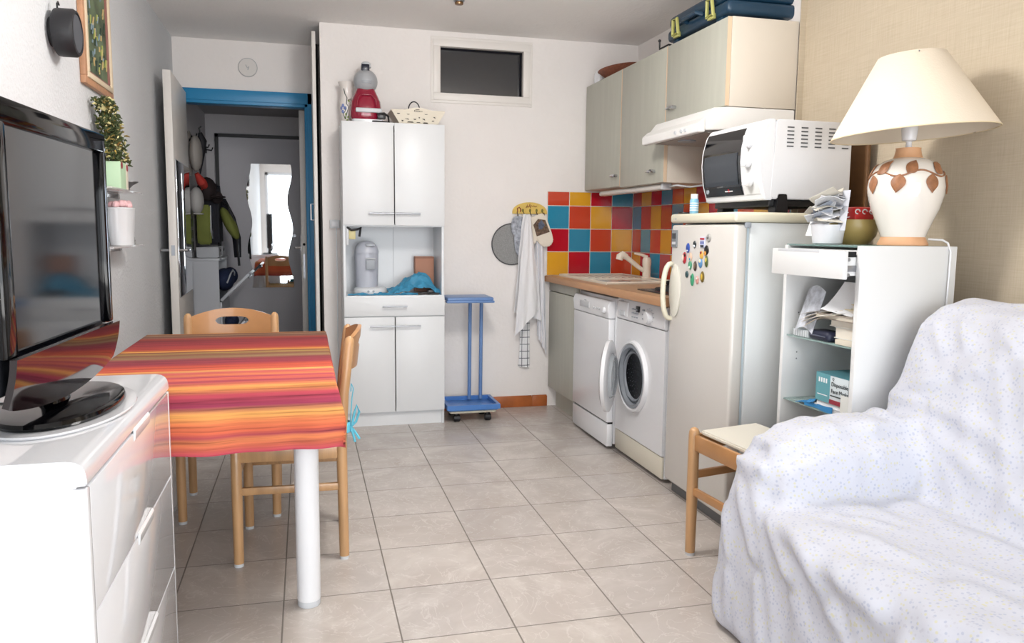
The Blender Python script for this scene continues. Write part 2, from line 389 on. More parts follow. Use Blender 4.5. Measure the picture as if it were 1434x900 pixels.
MB().lathe([(.166, .016), (.150, .017), (.142, .0), (.146, -.012), (.134, -.016), (.128, .004), (.120, .0), (.118, -.013)], (-.575, cyw, czw), 48, M=rot90, cap=False).build('door_seal', mat('grey_rubber_seal', '#8f949b', .45), t)
MB().lathe([(.124, 0), (.12, -.003), (0, -.004)], (-.569, cyw, czw), 40, M=rot90, cap=False).build('drum', mat('dark_drum', '#1a1c20', .3, .6), t)
b = MB()
for k in range(5):
    for q in range(12):
        rr = .03+k*.018; a = q*PI/6+k*.26
        b.cyl((-.5655, cyw+rr*math.cos(a), czw+rr*math.sin(a)), (-.567, cyw+rr*math.cos(a), czw+rr*math.sin(a)), .0025, n=6)
b.build('drum_hole', mat('drum_steel_dots', '#6c7077', .4, .8), t)
MB().box(-.572, -.56, wy0+.003, wy1-.003, .022, .13, .004).build('kickplate', mat('yellowed_enamel', '#dcd6c6', .35), t)
p = MB().prism([(-.56, .745), (-.577, .745), (-.582, .755), (-.572, .85), (-.56, .855)], 'y', wy0+.001, wy1-.001, r=.002).build('control_panel', ENAMEL, t)
MB().box(-.583, -.572, -1.33, -1.2, .76, .838, .003).build('detergent_drawer', ENAMEL, p)
MB().box(-.588, -.58, -1.30, -1.23, .765, .79, .003).build('grip', LGREY, p)
MB().box(-.5835, -.57, -1.475, -1.44, .80, .83, .001).build('display', BLACKP, p)
MB().cyl((-.575, -1.60, .79), (-.602, -1.60, .788), .032, n=32, bev=.004).build('knob', ENAMEL, p)
for i in range(3):
    for k in range(3): MB().box(-.585, -.575, -1.39-i*.028-.014, -1.39-i*.028, .768+k*.02, .774+k*.02, .001).build('button', GREYP, p)
for k in range(3): MB().box(-.585, -.575, -1.535, -1.52, .77+k*.022, .777+k*.022, .001).build('button', GREYP, p)
b = MB()
for k in range(11):
    a = R(-60+k*30); b.box(-.5815, -.578, -1.60-.045*math.cos(a)-.004, -1.60-.045*math.cos(a)+.004, .792+.04*math.sin(a)-.0012, .792+.04*math.sin(a)+.0012)
b.build('dial_mark', GREYP, p)
MB().box(-.5835, -.575, -1.26, -1.235, .841, .844).build('faint_mark', GREYP, p)
# open door: hinged at the far side of the porthole, swung out
hy = cyw+.185
dM = Matrix.Translation((-.59, hy, czw)) @ Matrix.Rotation(R(-32), 4, 'Z')
def on_door(y, x): return dM @ Vector((x, y, 0))
D = Matrix.Translation((0, -.185, 0)) @ Matrix.Rotation(R(-90), 4, 'Y')
M = dM @ D
dr = MB(); dr.lathe([(.115, .005), (.13, .03), (.16, .034), (.185, .022), (.187, .004), (.165, -.004), (.12, -.004), (.115, .005)], (0, 0, 0), 48, M=M, cap=False)
door = dr.build('door', ENAMEL, t)
g_ = MB(); g_.lathe([(0, -.032), (.06, -.03), (.105, -.02), (.118, -.002), (.116, .012), (.05, .012), (0, .012)], (0, 0, 0), 40, M=M, cap=False)
g_.build('door_glass', mat('porthole_glass', '#b8c0c6', .05, alpha=.5, spec=.8), door)
MB().box(-.6, -.57, hy-.012, hy+.012, czw-.045, czw+.045, .004).build('hinge', STEEL, t)
# worktop
t = thing('worktop', 'wood-effect worktop running under the colourful wall tiles', 'worktop', (-.3, -.9, .865))
poly = [(-.012, .865), (-.625, .865), (-.637, .877), (-.637, .893), (-.625, .905), (-.012, .905)]
MB().prism([(p0-.0, p1) for p0, p1 in poly], 'y', -1.838, -.008).build('slab', WOODTOP, t)
MB().prism([(-.6375, .867), (-.6375, .893), (-.628, .9045), (-.60, .9055), (-.60, .864), (-.628, .864)], 'y', -1.8385, -.008).build('front_edge', WOODEDGE, t)
# sink
t = thing('kitchen_sink', 'cream enamel inset sink with drainboard set in the worktop', 'sink', (-.3, -.5, .905))
b = MB(); sx0, sx1, sy0, sy1 = -.555, -.09, -.95, -.09
def frame_flat(b, x0, x1, y0, y1, ix0, ix1, iy0, iy1, z0, z1):
    b.box(x0, ix0, y0, y1, z0, z1).box(ix1, x1, y0, y1, z0, z1).box(ix0, ix1, y0, iy0, z0, z1).box(ix0, ix1, iy1, y1, z0, z1); return b
frame_flat(b, sx0, sx1, sy0, sy1, -.52, -.16, -.91, -.52, .9055, .914)
b.build('rim', mat('cream_enamel', '#e8dfd0', .2), t)
MB().box(-.52, -.16, -.91, -.52, .906, .908).build('bowl', mat('cream_enamel_bowl', '#d8cfc2', .2), t)
b = MB()
for k in range(8): b.box(-.50+k*.045, -.485+k*.045, -.47, -.13, .914, .917, .001)
b.build('drainer_rib', mat('cream_enamel', '#e8dfd0', .2), t)
MB().cyl((-.34, -.71, .9081), (-.34, -.71, .910), .04, n=24).build('drain', STEEL, t)
MB().tube([(-.55, -.955, .916), (-.55, -.085, .916), (-.095, -.085, .916), (-.095, -.955, .916)], .005, 8, True).build('raised_edge', mat('cream_enamel', '#e8dfd0', .2), t)
# tap
t = thing('kitchen_tap', 'cream mixer tap with pull-out spray head behind the sink', 'tap', (-.115, -.52, .914))
TAPM = mat('cream_tap_plastic', '#e9dfcf', .25)
MB().lathe([(0, .914), (.032, .914), (.032, .921), (.026, .925), (.026, .99), (.028, 1.0), (.028, 1.03), (.022, 1.045), (0, 1.05)], (-.115, -.52, 0), 24).build('body', TAPM, t)
MB().tube([(-.125, -.52, .955), (-.17, -.515, .985), (-.235, -.51, 1.035), (-.262, -.508, 1.056)], .015, 12, rad=[.014, .014, .016, .018]).build('spout', TAPM, t)
MB().tube([(-.25, -.509, 1.048), (-.275, -.507, 1.062), (-.292, -.506, 1.05), (-.297, -.506, 1.03)], .02, 14, rad=[.02, .025, .025, .022]).build('spray_head', TAPM, t)
MB().tube([(-.115, -.52, 1.045), (-.15, -.518, 1.062), (-.2, -.516, 1.07)], .007, 8, rad=[.014, .009, .006]).build('lever', TAPM, t)
# hob
t = thing('hob', 'black hob plate at the fridge end of the worktop', 'hob', (-.32, -1.56, .905))
MB().box(-.54, -.09, -1.82, -1.35, .9055, .912, .003).build('plate', mat('hob_black', '#1d1d20', .25), t)
for x, y, r_ in ((-.42, -1.68, .09), (-.22, -1.68, .07), (-.42, -1.47, .07), (-.22, -1.47, .09)):
    MB().lathe([(0, .924), (r_*.9, .924), (r_, .92), (r_, .912)], (x, y, 0), 28).build('burner', mat('burner_iron', '#202125', .6), t)
t = thing('moka_pot_lid', 'small black knob-topped lid lying on the hob', 'lid', (-.47, -1.50, .925))
MB().lathe([(.035, .9245), (.034, .932), (.012, .938), (0, .938)], (-.42, -1.47, 0), 24).build('disc', BLACKP, t)
MB().lathe([(.008, .937), (.015, .948), (.015, .958), (0, .962)], (-.42, -1.47, 0), 16).build('knob', BLACKP, t)

# ------------------------------------------------------------------ upper cabinets
XU = -.36
def upper(y0, y1, z0, label, hy, near=False, far=False):
    t = thing('wall_cabinet', label, 'cabinet', (-.18, (y0+y1)/2, z0), group=None)
    b = MB(); b.box(XU+.02, .0, y0+.001, y1-.001, z0, 2.168, .001)
    b.build('body', CREAMSIDE, t)
    d = MB().box(XU, XU+.018, y0+.004, y1-.004, z0+.002, 2.166, .002).build('door', GREYWOOD, t)
    b = MB().box(XU-.0005, XU+.0185, y0+.0015, y0+.0045, z0+.002, 2.166); b.build('edge_band', EDGEB, d)
    zz = z0+.065
    b = MB(); b.tube([(XU-.002, hy-.035, zz), (XU-.02, hy-.035, zz+.002), (XU-.026, hy-.01, zz+.003), (XU-.026, hy+.03, zz+.0), (XU-.002, hy+.04, zz-.002)], .0055, 8, rad=[.009, .009, .007, .004, .004])
    b.build('handle', CHROME, d)
    return t
upper(-.635, -.012, 1.478, 'tall grey wood wall cabinet against the far kitchen corner', -.56)
upper(-1.245, -.635, 1.468, 'tall grey wood wall cabinet between the corner one and the short one', -1.10)
upper(-1.862, -1.245, 1.775, 'short grey wood wall cabinet above the extractor hood', -1.33)
# extractor hood
t = thing('extractor_hood', 'white slanted extractor hood under the short wall cabinet', 'extractor hood', (-.24, -1.55, 1.66))
MB().prism([(-.001, 1.772), (-.34, 1.772), (-.415, 1.765), (-.455, 1.715), (-.455, 1.665), (-.44, 1.665), (-.001, 1.69)], 'y', -1.86, -1.250, r=.003).build('casing', mat('hood_enamel', '#ecebe9', .3), t)
p = MB().prism([(-.458, 1.722), (-.492, 1.692), (-.49, 1.655), (-.456, 1.655)], 'y', -1.862, -1.248, r=.003).build('control_strip', mat('hood_enamel', '#ecebe9', .3), t)
for y in (-1.64, -1.70, -1.74): MB().cyl((-.488, y, 1.675), (-.498, y, 1.675), .008, n=14).build('button', LGREY, p)
MB().box(-.43, -.06, -1.83, -1.28, 1.658, 1.664).build('filter', mat('hood_filter', '#a9a39e', .5, nscale=80, namt=.2), t)
MB().cyl((-.36, -1.5, 1.658), (-.36, -1.5, 1.652), .045, n=24).build('lamp_lens', GREYP, t)
# light bar below the tall wall cabinets
t = thing('under_cabinet_light', 'long white tube light fixed under the tall wall cabinets', 'light', (-.3, -.7, 1.45))
MB().box(-.335, -.285, -1.16, -.22, 1.435, 1.466, .012, 3).build('housing', mat('lightbar_white', '#ddd9d3', .35), t)
MB().box(-.338, -.28, -1.185, -1.16, 1.432, 1.468, .006, 2).build('end_cap', LGREY, t)
b = MB().tube([(-.30, -1.19, 1.45), (-.28, -1.24, 1.455), (-.22, -1.28, 1.445), (-.12, -1.30, 1.46), (-.01, -1.3, 1.45)], .005, 8)
b.build('cable', LGREY, t)
t = thing('pepper_sprig', 'dried dark sprig hanging on the tiles beneath the hood', 'dried plant', (-.02, -1.42, 1.42))
b = MB()
for k in range(4): b.tube([(-.012, -1.33-k*.045, 1.455), (-.02, -1.34-k*.045, 1.44), (-.02, -1.35-k*.045, 1.425)], .006, 6, rad=[.003, .009, .003])
b.tube([(-.012, -1.30, 1.45), (-.015, -1.4, 1.46), (-.012, -1.5, 1.462)], .003, 6)
b.build('leaves', simple('dried_brown', '#5a3322'), t)

# things on top of the wall cabinets
t = thing('tool_case', 'dark blue plastic tool case with yellow latch lying on the short wall cabinet', 'case', (-.15, -1.48, 2.17))
CB = mat('dark_blue_plastic', '#17384f', .35); LAT = mat('yellow_green_latch', '#b5b36a', .4)
MB().box(-.33, .04, -1.80, -1.17, 2.20, 2.262, .02, 3).build('base_shell', CB, t)
MB().box(-.325, .035, -1.795, -1.175, 2.264, 2.33, .025, 3).build('lid_shell', CB, t)
for x in (-.32, -.03):
    for y in (-1.25, -1.70): MB().box(x, x+.04, y-.03, y+.03, 2.1695, 2.202, .006).build('foot', CB, t)
for y in (-1.30, -1.66):
    b = MB(); b.tube([(-.345, y+.03, 2.215), (-.35, y+.022, 2.29), (-.35, y-.022, 2.29), (-.345, y-.03, 2.215)], .009, 8, True); b.box(-.345, -.328, y-.028, y+.028, 2.20, 2.225, .003)
    b.build('latch', LAT, t)
MB().tube([(-.33, -1.40, 2.25), (-.36, -1.41, 2.26), (-.36, -1.55, 2.26), (-.33, -1.56, 2.25)], .011, 8).build('handle', CB, t)
MB().box(.02, .07, -1.87, -1.79, 2.24, 2.34, .012).build('hinge_block', GREYP, t)
t = thing('bracket', 'black L-shaped metal bracket on the edge of the middle wall cabinet', 'bracket', (-.35, -1.2, 2.17))
MB().tube([(-.33, -1.24, 2.173), (-.352, -1.24, 2.178), (-.357, -1.14, 2.175), (-.357, -1.137, 2.215)], .0045, 8).build('rod', BLACKP, t)
MB().ball((-.357, -1.137, 2.218), .008).build('tip', BLACKP, t)
t = thing('wooden_bowl', 'shallow brown wooden bowl on the far wall cabinet', 'bowl', (-.2, -.25, 2.17))
M = Matrix.Translation((-.21, -.26, 2.20)) @ Matrix.Rotation(R(-7), 4, 'Y') @ Matrix.Rotation(R(-4), 4, 'X')
MB().lathe([(0, -.018), (.06, -.018), (.10, .0), (.145, .045), (.15, .048), (.147, .052), (.138, .048), (.09, .008), (0, -.006)], (0, 0, 0), 40, M=M, cap=False).build('shell', mat('reddish_wicker', '#8a5440', .6, nscale=60, namt=.25, bump=.3, bscale=80), t)
t = thing('small_white_pot', 'small white pot peeking out behind the wooden bowl', 'pot', (-.25, -.07, 2.17))
MB().lathe([(0, 2.169), (.028, 2.169), (.035, 2.20), (.032, 2.25), (.026, 2.262), (.022, 2.25), (0, 2.2)], (-.29, -.06, 0), 20).build('body', ENAMEL, t)

# ------------------------------------------------------------------ fridge
t = thing('refrigerator', 'off-white single-door fridge with cream top and rounded handle', 'refrigerator', (-.3, -2.13, 0))
FR = mat('fridge_enamel', '#d2cfca', .18, nscale=2, namt=.01); FRS = mat('fridge_side_enamel', '#d5d9da', .3)
MB().box(-.535, -.0, -2.405, -1.856, .03, 1.245, .004).build('body', FRS, t)
MB().box(-.60, -.545, -2.405, -1.855, .06, 1.238, .012, 3).build('door', FR, t)
MB().box(-.545, -.535, -2.395, -1.87, .065, 1.235).build('door_seal', simple('seal_light_blue_grey', '#b9c6cc'), t)
MB().box(-.606, .0, -2.412, -1.848, 1.246, 1.286, .012, 3).build('top', CREAMP, t)
MB().box(-.56, -.05, -2.40, -1.86, 0, .055).build('plinth', simple('plinth_grey', '#77787a'), t)
h = MB()
hp = []
for k in range(13):
    a = PI*k/12; hp.append((-.602-.042*math.sin(a)**.7, -1.875, .94+.125*math.cos(a)))
h.tube([(-.60, -1.875, 1.07)]+hp+[(-.60, -1.875, .81)], .012, 10)
h.build('handle', CREAMP, t)
b = MB(); b.lathe([(0, 0), (.05, .0), (.052, .006), (.046, .011), (0, .012)], (0, 0, 0), 28, M=Matrix.Translation((-.60, -1.915, .945)) @ Matrix.Rotation(R(-90), 4, 'Y') @ Matrix.Diagonal((2.3, 1, 1, 1)), cap=False)
b.build('handle_plate', mat('pale_grip_recess', '#d8d6cb', .3), t)
MB().box(-.56, -.535, -2.412, -2.40, 1.225, 1.246, .002).build('hinge', GREYP, t)
for y0_, y1_ in ((-1.885, -1.881), (-1.905, -1.893), (-1.912, -1.907)): MB().box(-.6068, -.605, y0_, y1_, 1.262, 1.266).build('faint_mark', GREYP, t)
# magnets
def magnet(lbl, y, z, fn, cols, name='fridge_magnet'):
    b = MB(); fn(b, y, z); o = b.build(name, [simple('magnet_'+c.strip('#'), c, .4) for c in cols]); prop(o, lbl, 'magnet', 'magnets on the fridge door')
XM = -.6005
def oval(ry, rz, extra=()):
    def f(b, y, z):
        b.lathe([(0, 0), (.9, 0), (1, .3), (.8, 1), (0, 1.1)], (0, 0, 0), 18, M=Matrix.Translation((XM, y, z)) @ Matrix.Rotation(R(-90), 4, 'Y') @ Matrix.Diagonal((rz, ry, .005, 1)), cap=False)
        for k, (dy, dz_, a, c) in enumerate(extra): b.ball((XM-.005, y+dy, z+dz_), .003, a, c, 10, mi=1+k)
    return f
def rect(hy_, hz_, extra=()):
    def f(b, y, z):
        b.box(XM-.005, XM, y-hy_, y+hy_, z-hz_, z+hz_, .0015)
        for k, (dy, dz_, a, c) in enumerate(extra): b.box(XM-.0065, XM-.0045, y+dy-a, y+dy+a, z+dz_-c, z+dz_+c, mi=1+k)
    return f
def hook(X, px, py):
    d = FWD+CR*(px-717)/FPX-CU*(py-450)/FPX; k = (X-CAM.x)/d.x; return CAM.y+d.y*k, CAM.z+d.z*k
mags = [
 ('grey rectangular timer magnet above the fridge handle', 945.5, 334, rect(.026, .038, ((.0, .012, .018, .012), (0, -.02, .016, .006))), ['#7d8286', '#3c4043', '#c9ccd0']),
 ('dark blue oval magnet in the top row of magnets', 964, 347, oval(.016, .022, ((0, -.012, .008, .004),)), ['#2e4ea0', '#c8ccd8']),
 ('small dark triangular magnet right of the blue oval one', 973.5, 342, oval(.012, .016, ((0, -.008, .01, .006),)), ['#1c2a2e', '#cfd6dc']),
 ('white magnet printed with a red band and blue lines', 985, 339, rect(.022, .022, ((0, .014, .018, .004), (0, -.002, .016, .006), (0, -.016, .014, .004))), ['#cfd3e6', '#b8414c', '#7a84b8', '#232c3c']),
 ('silver star-shaped magnet at the top right of the magnets', 993, 333, oval(.018, .018, ((0, 0, .006, .006),)), ['#a3a3a0', '#5c5c5a']),
 ('black and orange magnet at the right of the cluster', 990, 350, oval(.018, .02, ((.006, -.014, .01, .01),)), ['#1a1514', '#c98a3a']),
 ('yellow and red magnet left of the black and orange one', 983, 357, oval(.014, .018, ((0, .01, .008, .006),)), ['#d9a84a', '#8f2f2a']),
 ('red and white magnet at the left end of the cluster', 959, 361, oval(.018, .026, ((.008, 0, .008, .014), (-.008, .012, .007, .008))), ['#b52f3a', '#e9dccb', '#23201f']),
 ('pale skin-toned magnet beside the red and white one', 967.5, 360, oval(.014, .02, ((0, -.008, .006, .006),)), ['#d9b79f', '#4aa0b8']),
 ('green magnet in the middle of the cluster', 967, 371, oval(.016, .02, ((0, -.01, .006, .006),)), ['#4f9a78', '#dfe8dc']),
 ('brown oval magnet below the middle of the cluster', 974, 372.5, oval(.014, .022, ((0, 0, .007, .012),)), ['#4a3a33', '#7d6a58']),
 ('light blue magnet right of the brown oval', 981.5, 368, oval(.016, .022, ((0, .008, .008, .008),)), ['#5c8fc0', '#e6d9b8']),
 ('green and yellow striped magnet at the right edge', 990, 366, oval(.013, .025, ((0, .006, .006, .01),)), ['#4e5a2a', '#d9c45a']),
 ('dark teal magnet at the lower left of the magnets', 962.5, 384, oval(.013, .015), ['#20444a']),
 ('green leaf-shaped magnet in the bottom row', 970, 391.5, oval(.015, .028, ((.004, .012, .006, .008),)), ['#3f9a72', '#235c46']),
 ('pink magnet between the green leaf and the gold one', 977, 392, oval(.012, .018, ((0, .006, .005, .005),)), ['#c98f86', '#efe3d8']),
 ('gold and brown round magnet at the lower right', 984, 387.5, oval(.017, .024, ((0, 0, .008, .014),)), ['#6d5a22', '#c9a83a']),
]
for lbl, px, py, fn, cols in mags:
    y, z = hook(-.6, px, py); magnet(lbl, y, z, fn, cols)

# ------------------------------------------------------------------ mini oven on the fridge
t = thing('mini_oven', 'white countertop mini oven with dark glass door on the fridge', 'oven', (-.29, -2.16, 1.29), 0)
ya, yb_ = -2.40, -1.935; z0, z1 = 1.338, 1.642
MB().prism([(-.095, z0+.01), (-.095, z1-.012), (-.11, z1), (-.42, z1+.002), (-.44, z1-.004), (-.455, z0+.01), (-.44, z0), (-.11, z0)], 'y', ya, yb_, r=.004).build('casing', ENAMEL, t)
fp = [(-.44, z0-.004), (-.475, z0-.004), (-.498, z0+.07), (-.508, z0+.15), (-.505, z0+.21), (-.488, z0+.275), (-.465, z1+.002), (-.44, z1+.004)]
f = MB().prism(fp, 'y', ya+.001, yb_-.001, r=.004).build('front', ENAMEL, t)
def xf(z):
    P = fp[1:7]
    for (xa, za), (xb, zb) in zip(P, P[1:]):
        if za <= z <= zb: return xa+(xb-xa)*(z-za)/(zb-za)
    return -.475
def strip_on(b, y0, y1, za, zb, off, n=12, mi=0):
    b.grid(lambda u, v: (xf(za+(zb-za)*u)-off, y0+(y1-y0)*v, za+(zb-za)*u), n, 1, .004, mi=mi)
b = MB(); strip_on(b, -2.262, -1.955, z0+.02, z0+.285, .004); b.build('glass_door', mat('oven_dark_glass', '#0b0d12', .05, coat=.6), f)
b = MB(); strip_on(b, -2.255, -1.962, z0+.022, z0+.055, .006); b.build('lower_trim', BLACKP, f)
b = MB(); strip_on(b, -2.245, -1.975, z0+.062, z0+.19, .0065); b.build('reflective_pane', mat('oven_grey_glass', '#33383f', .15), f)
b = MB(); strip_on(b, -2.385, -2.275, z0+.02, z0+.285, .003); b.build('knob_panel', mat('panel_pale', '#dfe0e0', .25), f)
for k, zc in enumerate((z0+.075, z0+.15, z0+.225)):
    q = MB(); q.cyl((xf(zc)-.002, -2.33, zc), (xf(zc)-.024, -2.33, zc-.001), .027, .022, n=28, bev=.003); q.box(xf(zc)-.036, xf(zc)-.022, -2.336, -2.324, zc-.022, zc+.022, .003)
    q.build('knob', ENAMEL, f)
b = MB(); strip_on(b, -2.19, -2.13, z0+.036, z0+.040, .0075); b.build('printed_line', PAPER, f)
b = MB(); strip_on(b, -2.165, -2.155, z0+.034, z0+.046, .0075); b.build('red_mark', simple('red_mark', '#c02030'), f)
MB().cyl((-.495, -1.985, z0+.045), (-.498, -1.985, z0+.045), .012, n=20).build('round_mark', GREYP, f)
for i in range(5):
    x = -.39+i*.062; b = MB()
    for k in range(6): b.box(x, x+.03, ya-.0012, ya+.002, z1-.03-k*.0145, z1-.025-k*.0145)
    b.build('vent', mat('vent_dark', '#55585c', .6), t)
for x in (-.40, -.13):
    for y in (ya+.03, yb_-.03):
        MB().prism([(x-.03, 1.287), (x+.03, 1.287), (x+.022, z0+.02), (x-.018, z0+.02)], 'y', y-.033, y+.02, r=.003).build('foot', BLACKP, t)
MB().box(-.445, -.115, ya+.02, yb_-.02, 1.31, z0-.001, .004).build('base', BLACKP, t)
# small spray can and pad on the fridge
t = thing('spray_bottle', 'small blue and white bottle on the fridge beside the oven', 'bottle', (-.53, -1.90, 1.287))
MB().lathe([(0, 1.2865), (.017, 1.2865), (.019, 1.29), (.019, 1.345), (.015, 1.352), (0, 1.352)], (-.555, -1.975, 0), 20).build('body', [mat('bottle_blue_label', '#7fb4cf', .3)], t)
b = MB()
for k in range(4): b.lathe([(.0193, 1.30+k*.01), (.0194, 1.304+k*.01)], (-.555, -1.975, 0), 20, cap=False)
b.build('label_stripe', PAPER, t)
MB().lathe([(0, 1.352), (.016, 1.352), (.016, 1.372), (0, 1.373)], (-.555, -1.975, 0), 20).build('cap', ENAMEL, t)
t = thing('black_coaster', 'flat black pad at the left edge of the fridge top', 'pad', (-.55, -1.9, 1.287))
MB().lathe([(0, 1.2865), (.03, 1.2865), (.032, 1.29), (.03, 1.294), (0, 1.295)], (-.56, -1.90, 0), 20).build('disc', BLACKP, t)
t = thing('brown_slab', 'dark brown upright slab behind the oven against the wall', 'board', (-.0, -2.2, 1.287))
MB().box(-.02, -.004, -2.40, -1.95, 1.2865, 1.60, .004).build('panel', mat('dark_brown_slab', '#6b4a2c', .5, nscale=6, namt=.15, stretch=(1, 1, 6)), t)  # thin upright brown slab between the oven and the wall
MB().box(-.023, -.0195, -2.38, -1.97, 1.58, 1.595, .001).build('edge_strip', mat('dark_brown_slab', '#6b4a2c', .5), t)

# ------------------------------------------------------------------ tall white cupboard on the back wall
cx0, cx1, cyf = -1.99, -1.382, -.36
t = thing('kitchen_cupboard', 'tall white cupboard with an open niche, standing against the back wall', 'cupboard', (-1.686, -.18, 0))
b = MB(); b.box(cx0, cx0+.016, cyf+.018, -.012, 0, 1.834, .001).box(cx1-.016, cx1, cyf+.018, -.012, 0, 1.834, .001)
b.box(cx0+.016, cx1-.016, cyf+.018, -.012, 1.816, 1.833).box(cx0+.016, cx1-.016, cyf+.018, -.012, 1.222, 1.238).box(cx0+.016, cx1-.016, cyf+.002, -.012, .79, .808)
b.box(cx0+.016, cx1-.016, cyf+.02, -.012, .672, .684).box(cx0+.016, cx1-.016, cyf+.02, -.012, .075, .09).box(cx0+.016, cx1-.016, -.02, -.012, .09, 1.82)
b.build('carcass', LAMG, t)
MB().box(-1.66, -1.655, -.0215, -.0195, .81, 1.222).build('back_joint', LGREY, t)
MB().box(cx0+.016, cx1-.016, cyf+.03, cyf+.04, 0, .085).build('kickplate', LAM, t)
def bar(b, x0, x1, z):
    b.cyl((x0, cyf-.026, z), (x1, cyf-.026, z), .005, n=12)
    for x in (x0+.012, x1-.012): b.cyl((x, cyf-.026, z), (x, cyf, z), .004, n=8)
xm = (cx0+cx1)/2
for (x0, x1, z0_, z1_, hx0, hx1, hz) in ((cx0, xm-.002, 1.23, 1.832, -1.84, -1.69, 1.30), (xm+.002, cx1, 1.23, 1.832, -1.683, -1.533, 1.30),
                                   (cx0, xm-.002, .09, .677, -1.84, -1.69, .622), (xm+.002, cx1, .09, .677, -1.683, -1.533, .622)):
    d = MB().box(x0+.001, x1-.001, cyf, cyf+.017, z0_, z1_, .0015).build('door', LAM, t)
    b = MB(); bar(b, hx0, hx1, hz); b.build('handle', STEEL, d)
d = MB().box(cx0+.001, cx1-.001, cyf, cyf+.017, .683, .80, .0015).build('drawer', LAM, t)
b = MB(); bar(b, -1.765, -1.615, .742); b.build('handle', STEEL, d)

# capsule coffee machine on top
t = thing('coffee_machine', 'red and grey capsule coffee machine on top of the tall cupboard', 'coffee machine', (-1.85, -.2, 1.834))
mx, my = -1.838, -.20
MB().box(mx-.085, mx+.095, my-.10, my+.09, 1.8345, 1.856, .02, 3).build('base', LAMG, t)
def bodyprof(w): return w
b = MB()
prof = [(1.852, .082, .075), (1.87, .094, .085), (1.92, .093, .085), (1.965, .088, .08), (1.995, .075, .07), (2.03, .058, .06), (2.05, .05, .055)]
n = 32
bmx = bmesh.new(); rings = []
for z, rx, ry in prof:
    rr = []
    for k in range(n):
        a = 2*PI*k/n; c, s_ = math.cos(a), math.sin(a)
        rr.append(bmx.verts.new((mx+rx*math.copysign(abs(c)**.7, c), my+ry*math.copysign(abs(s_)**.7, s_), z)))
    rings.append(rr)
for A, B in zip(rings, rings[1:]):
    for k in range(n): bmx.faces.new((A[k], A[(k+1) % n], B[(k+1) % n], B[k]))
bmx.faces.new(rings[0][::-1]); bmx.faces.new(rings[-1])
b._add(bmx); b.build('body', RED, t)
b = MB().ball((mx, my-.01, 2.085), .072, .075, .072, 28); b.build('head', mat('silver_grey_plastic', '#a5a7ab', .3), t)
b = MB()
for k in range(2): b.box(mx-.03, mx+.03, my-.087, my-.083, 2.065+k*.012, 2.069+k*.012, .001)
b.build('groove', GREYP, t)
MB().lathe([(.028, .0), (.034, -.005), (.038, 0)], (mx, my-.055, 2.045), 20, M=Matrix.Rotation(R(90), 4, 'X'), cap=False).build('collar', BLACKP, t)
MB().box(mx-.026, mx+.022, my-.05, my+.02, 2.14, 2.182, .006).build('handle', mat('dark_navy_plastic', '#12162a', .3), t)
MB().lathe([(0, 2.17), (.03, 2.17), (.028, 2.195), (.018, 2.203), (0, 2.204)], (mx+.005, my+.005, 0), 20).build('handle_cap', LGREY, t)
MB().box(mx-.065, mx+.09, my-.093, my-.075, 1.895, 1.921, .006).build('grey_band', LGREY, t)
b = MB().tube([(mx-.055, my-.084, 1.93), (mx-.052, my-.086, 1.97), (mx-.03, my-.08, 2.0), (mx+.03, my-.08, 2.0), (mx+.052, my-.086, 1.97), (mx+.055, my-.084, 1.93)], .004, 8)
b.build('arch_trim', RED, t)
MB().tube([(mx+.06, my-.10, 1.885), (mx+.10, my-.11, 1.89), (mx+.125, my-.10, 1.875), (mx+.13, my-.09, 1.84), (mx+.08, my-.11, 1.8395), (mx+.03, my-.12, 1.8395)], .007, 8).build('cable', BLACKP, t)
MB().box(mx+.06, mx+.11, my-.11, my-.08, 1.858, 1.888, .006).build('lever', BLACKP, t)
MB().tube([(mx-.09, my-.02, 1.846), (mx-.12, my-.04, 1.843), (mx-.135, my-.03, 1.841)], .006, 6).build('plug', BLACKP, t)
# painted vase
t = thing('painted_vase', 'white flared vase painted with blue and green flowers', 'vase', (-1.95, -.10, 1.834))
vx, vy = -1.945, -.11
VP = [(0, 1.8345), (.026, 1.8345), (.028, 1.84), (.034, 1.88), (.044, 1.93), (.045, 1.96), (.037, 2.01), (.034, 2.04), (.042, 2.07), (.052, 2.092)]
MB().lathe(VP+[(.050, 2.092), (.038, 2.06), (.03, 2.03), (0, 2.02)], (vx, vy, 0), 32, cap=False).build('body', mat('glazed_ceramic', '#e6e0da', .15), t)
def vr(z):
    for (ra, za), (rb, zb) in zip(VP[1:], VP[2:]):
        if za <= z <= zb: return ra+(rb-ra)*(z-za)/(zb-za+1e-9)
    return .03
def onv(a, z, off=.0012): r_ = vr(z)+off; return (vx+r_*math.sin(a), vy-r_*math.cos(a), z)
b = MB(); b.tube([onv(-.5, 2.05), onv(-.35, 2.02), onv(0, 1.995), onv(-.1, 1.96), onv(.2, 1.94), onv(-.1, 1.9), onv(-.3, 1.87)], .0022, 6)
b.tube([onv(.1, 1.98), onv(.5, 1.99), onv(.7, 1.97)], .002, 6); b.tube([onv(-.1, 1.93), onv(-.6, 1.90), onv(-.4, 1.87)], .002, 6)
b.build('painted_stem', simple('vase_dark_line', '#2a3430'), t)
b = MB()
for a, z in ((-.6, 1.95), (-.9, 1.935), (-.3, 1.935), (-.7, 1.915)): b.ball(onv(a, z, -.006), .011, .011, .013, 10)
b.build('painted_blossom', simple('vase_blue', '#7484b8'), t)
b = MB()
for a, z in ((-.2, 1.9), (.15, 1.885), (-.35, 1.88), (0, 1.865), (.25, 1.975), (.5, 1.95)): b.ball(onv(a, z, -.006), .008, .008, .013, 10)
b.build('painted_leaf', simple('vase_green', '#8ba24e'), t)
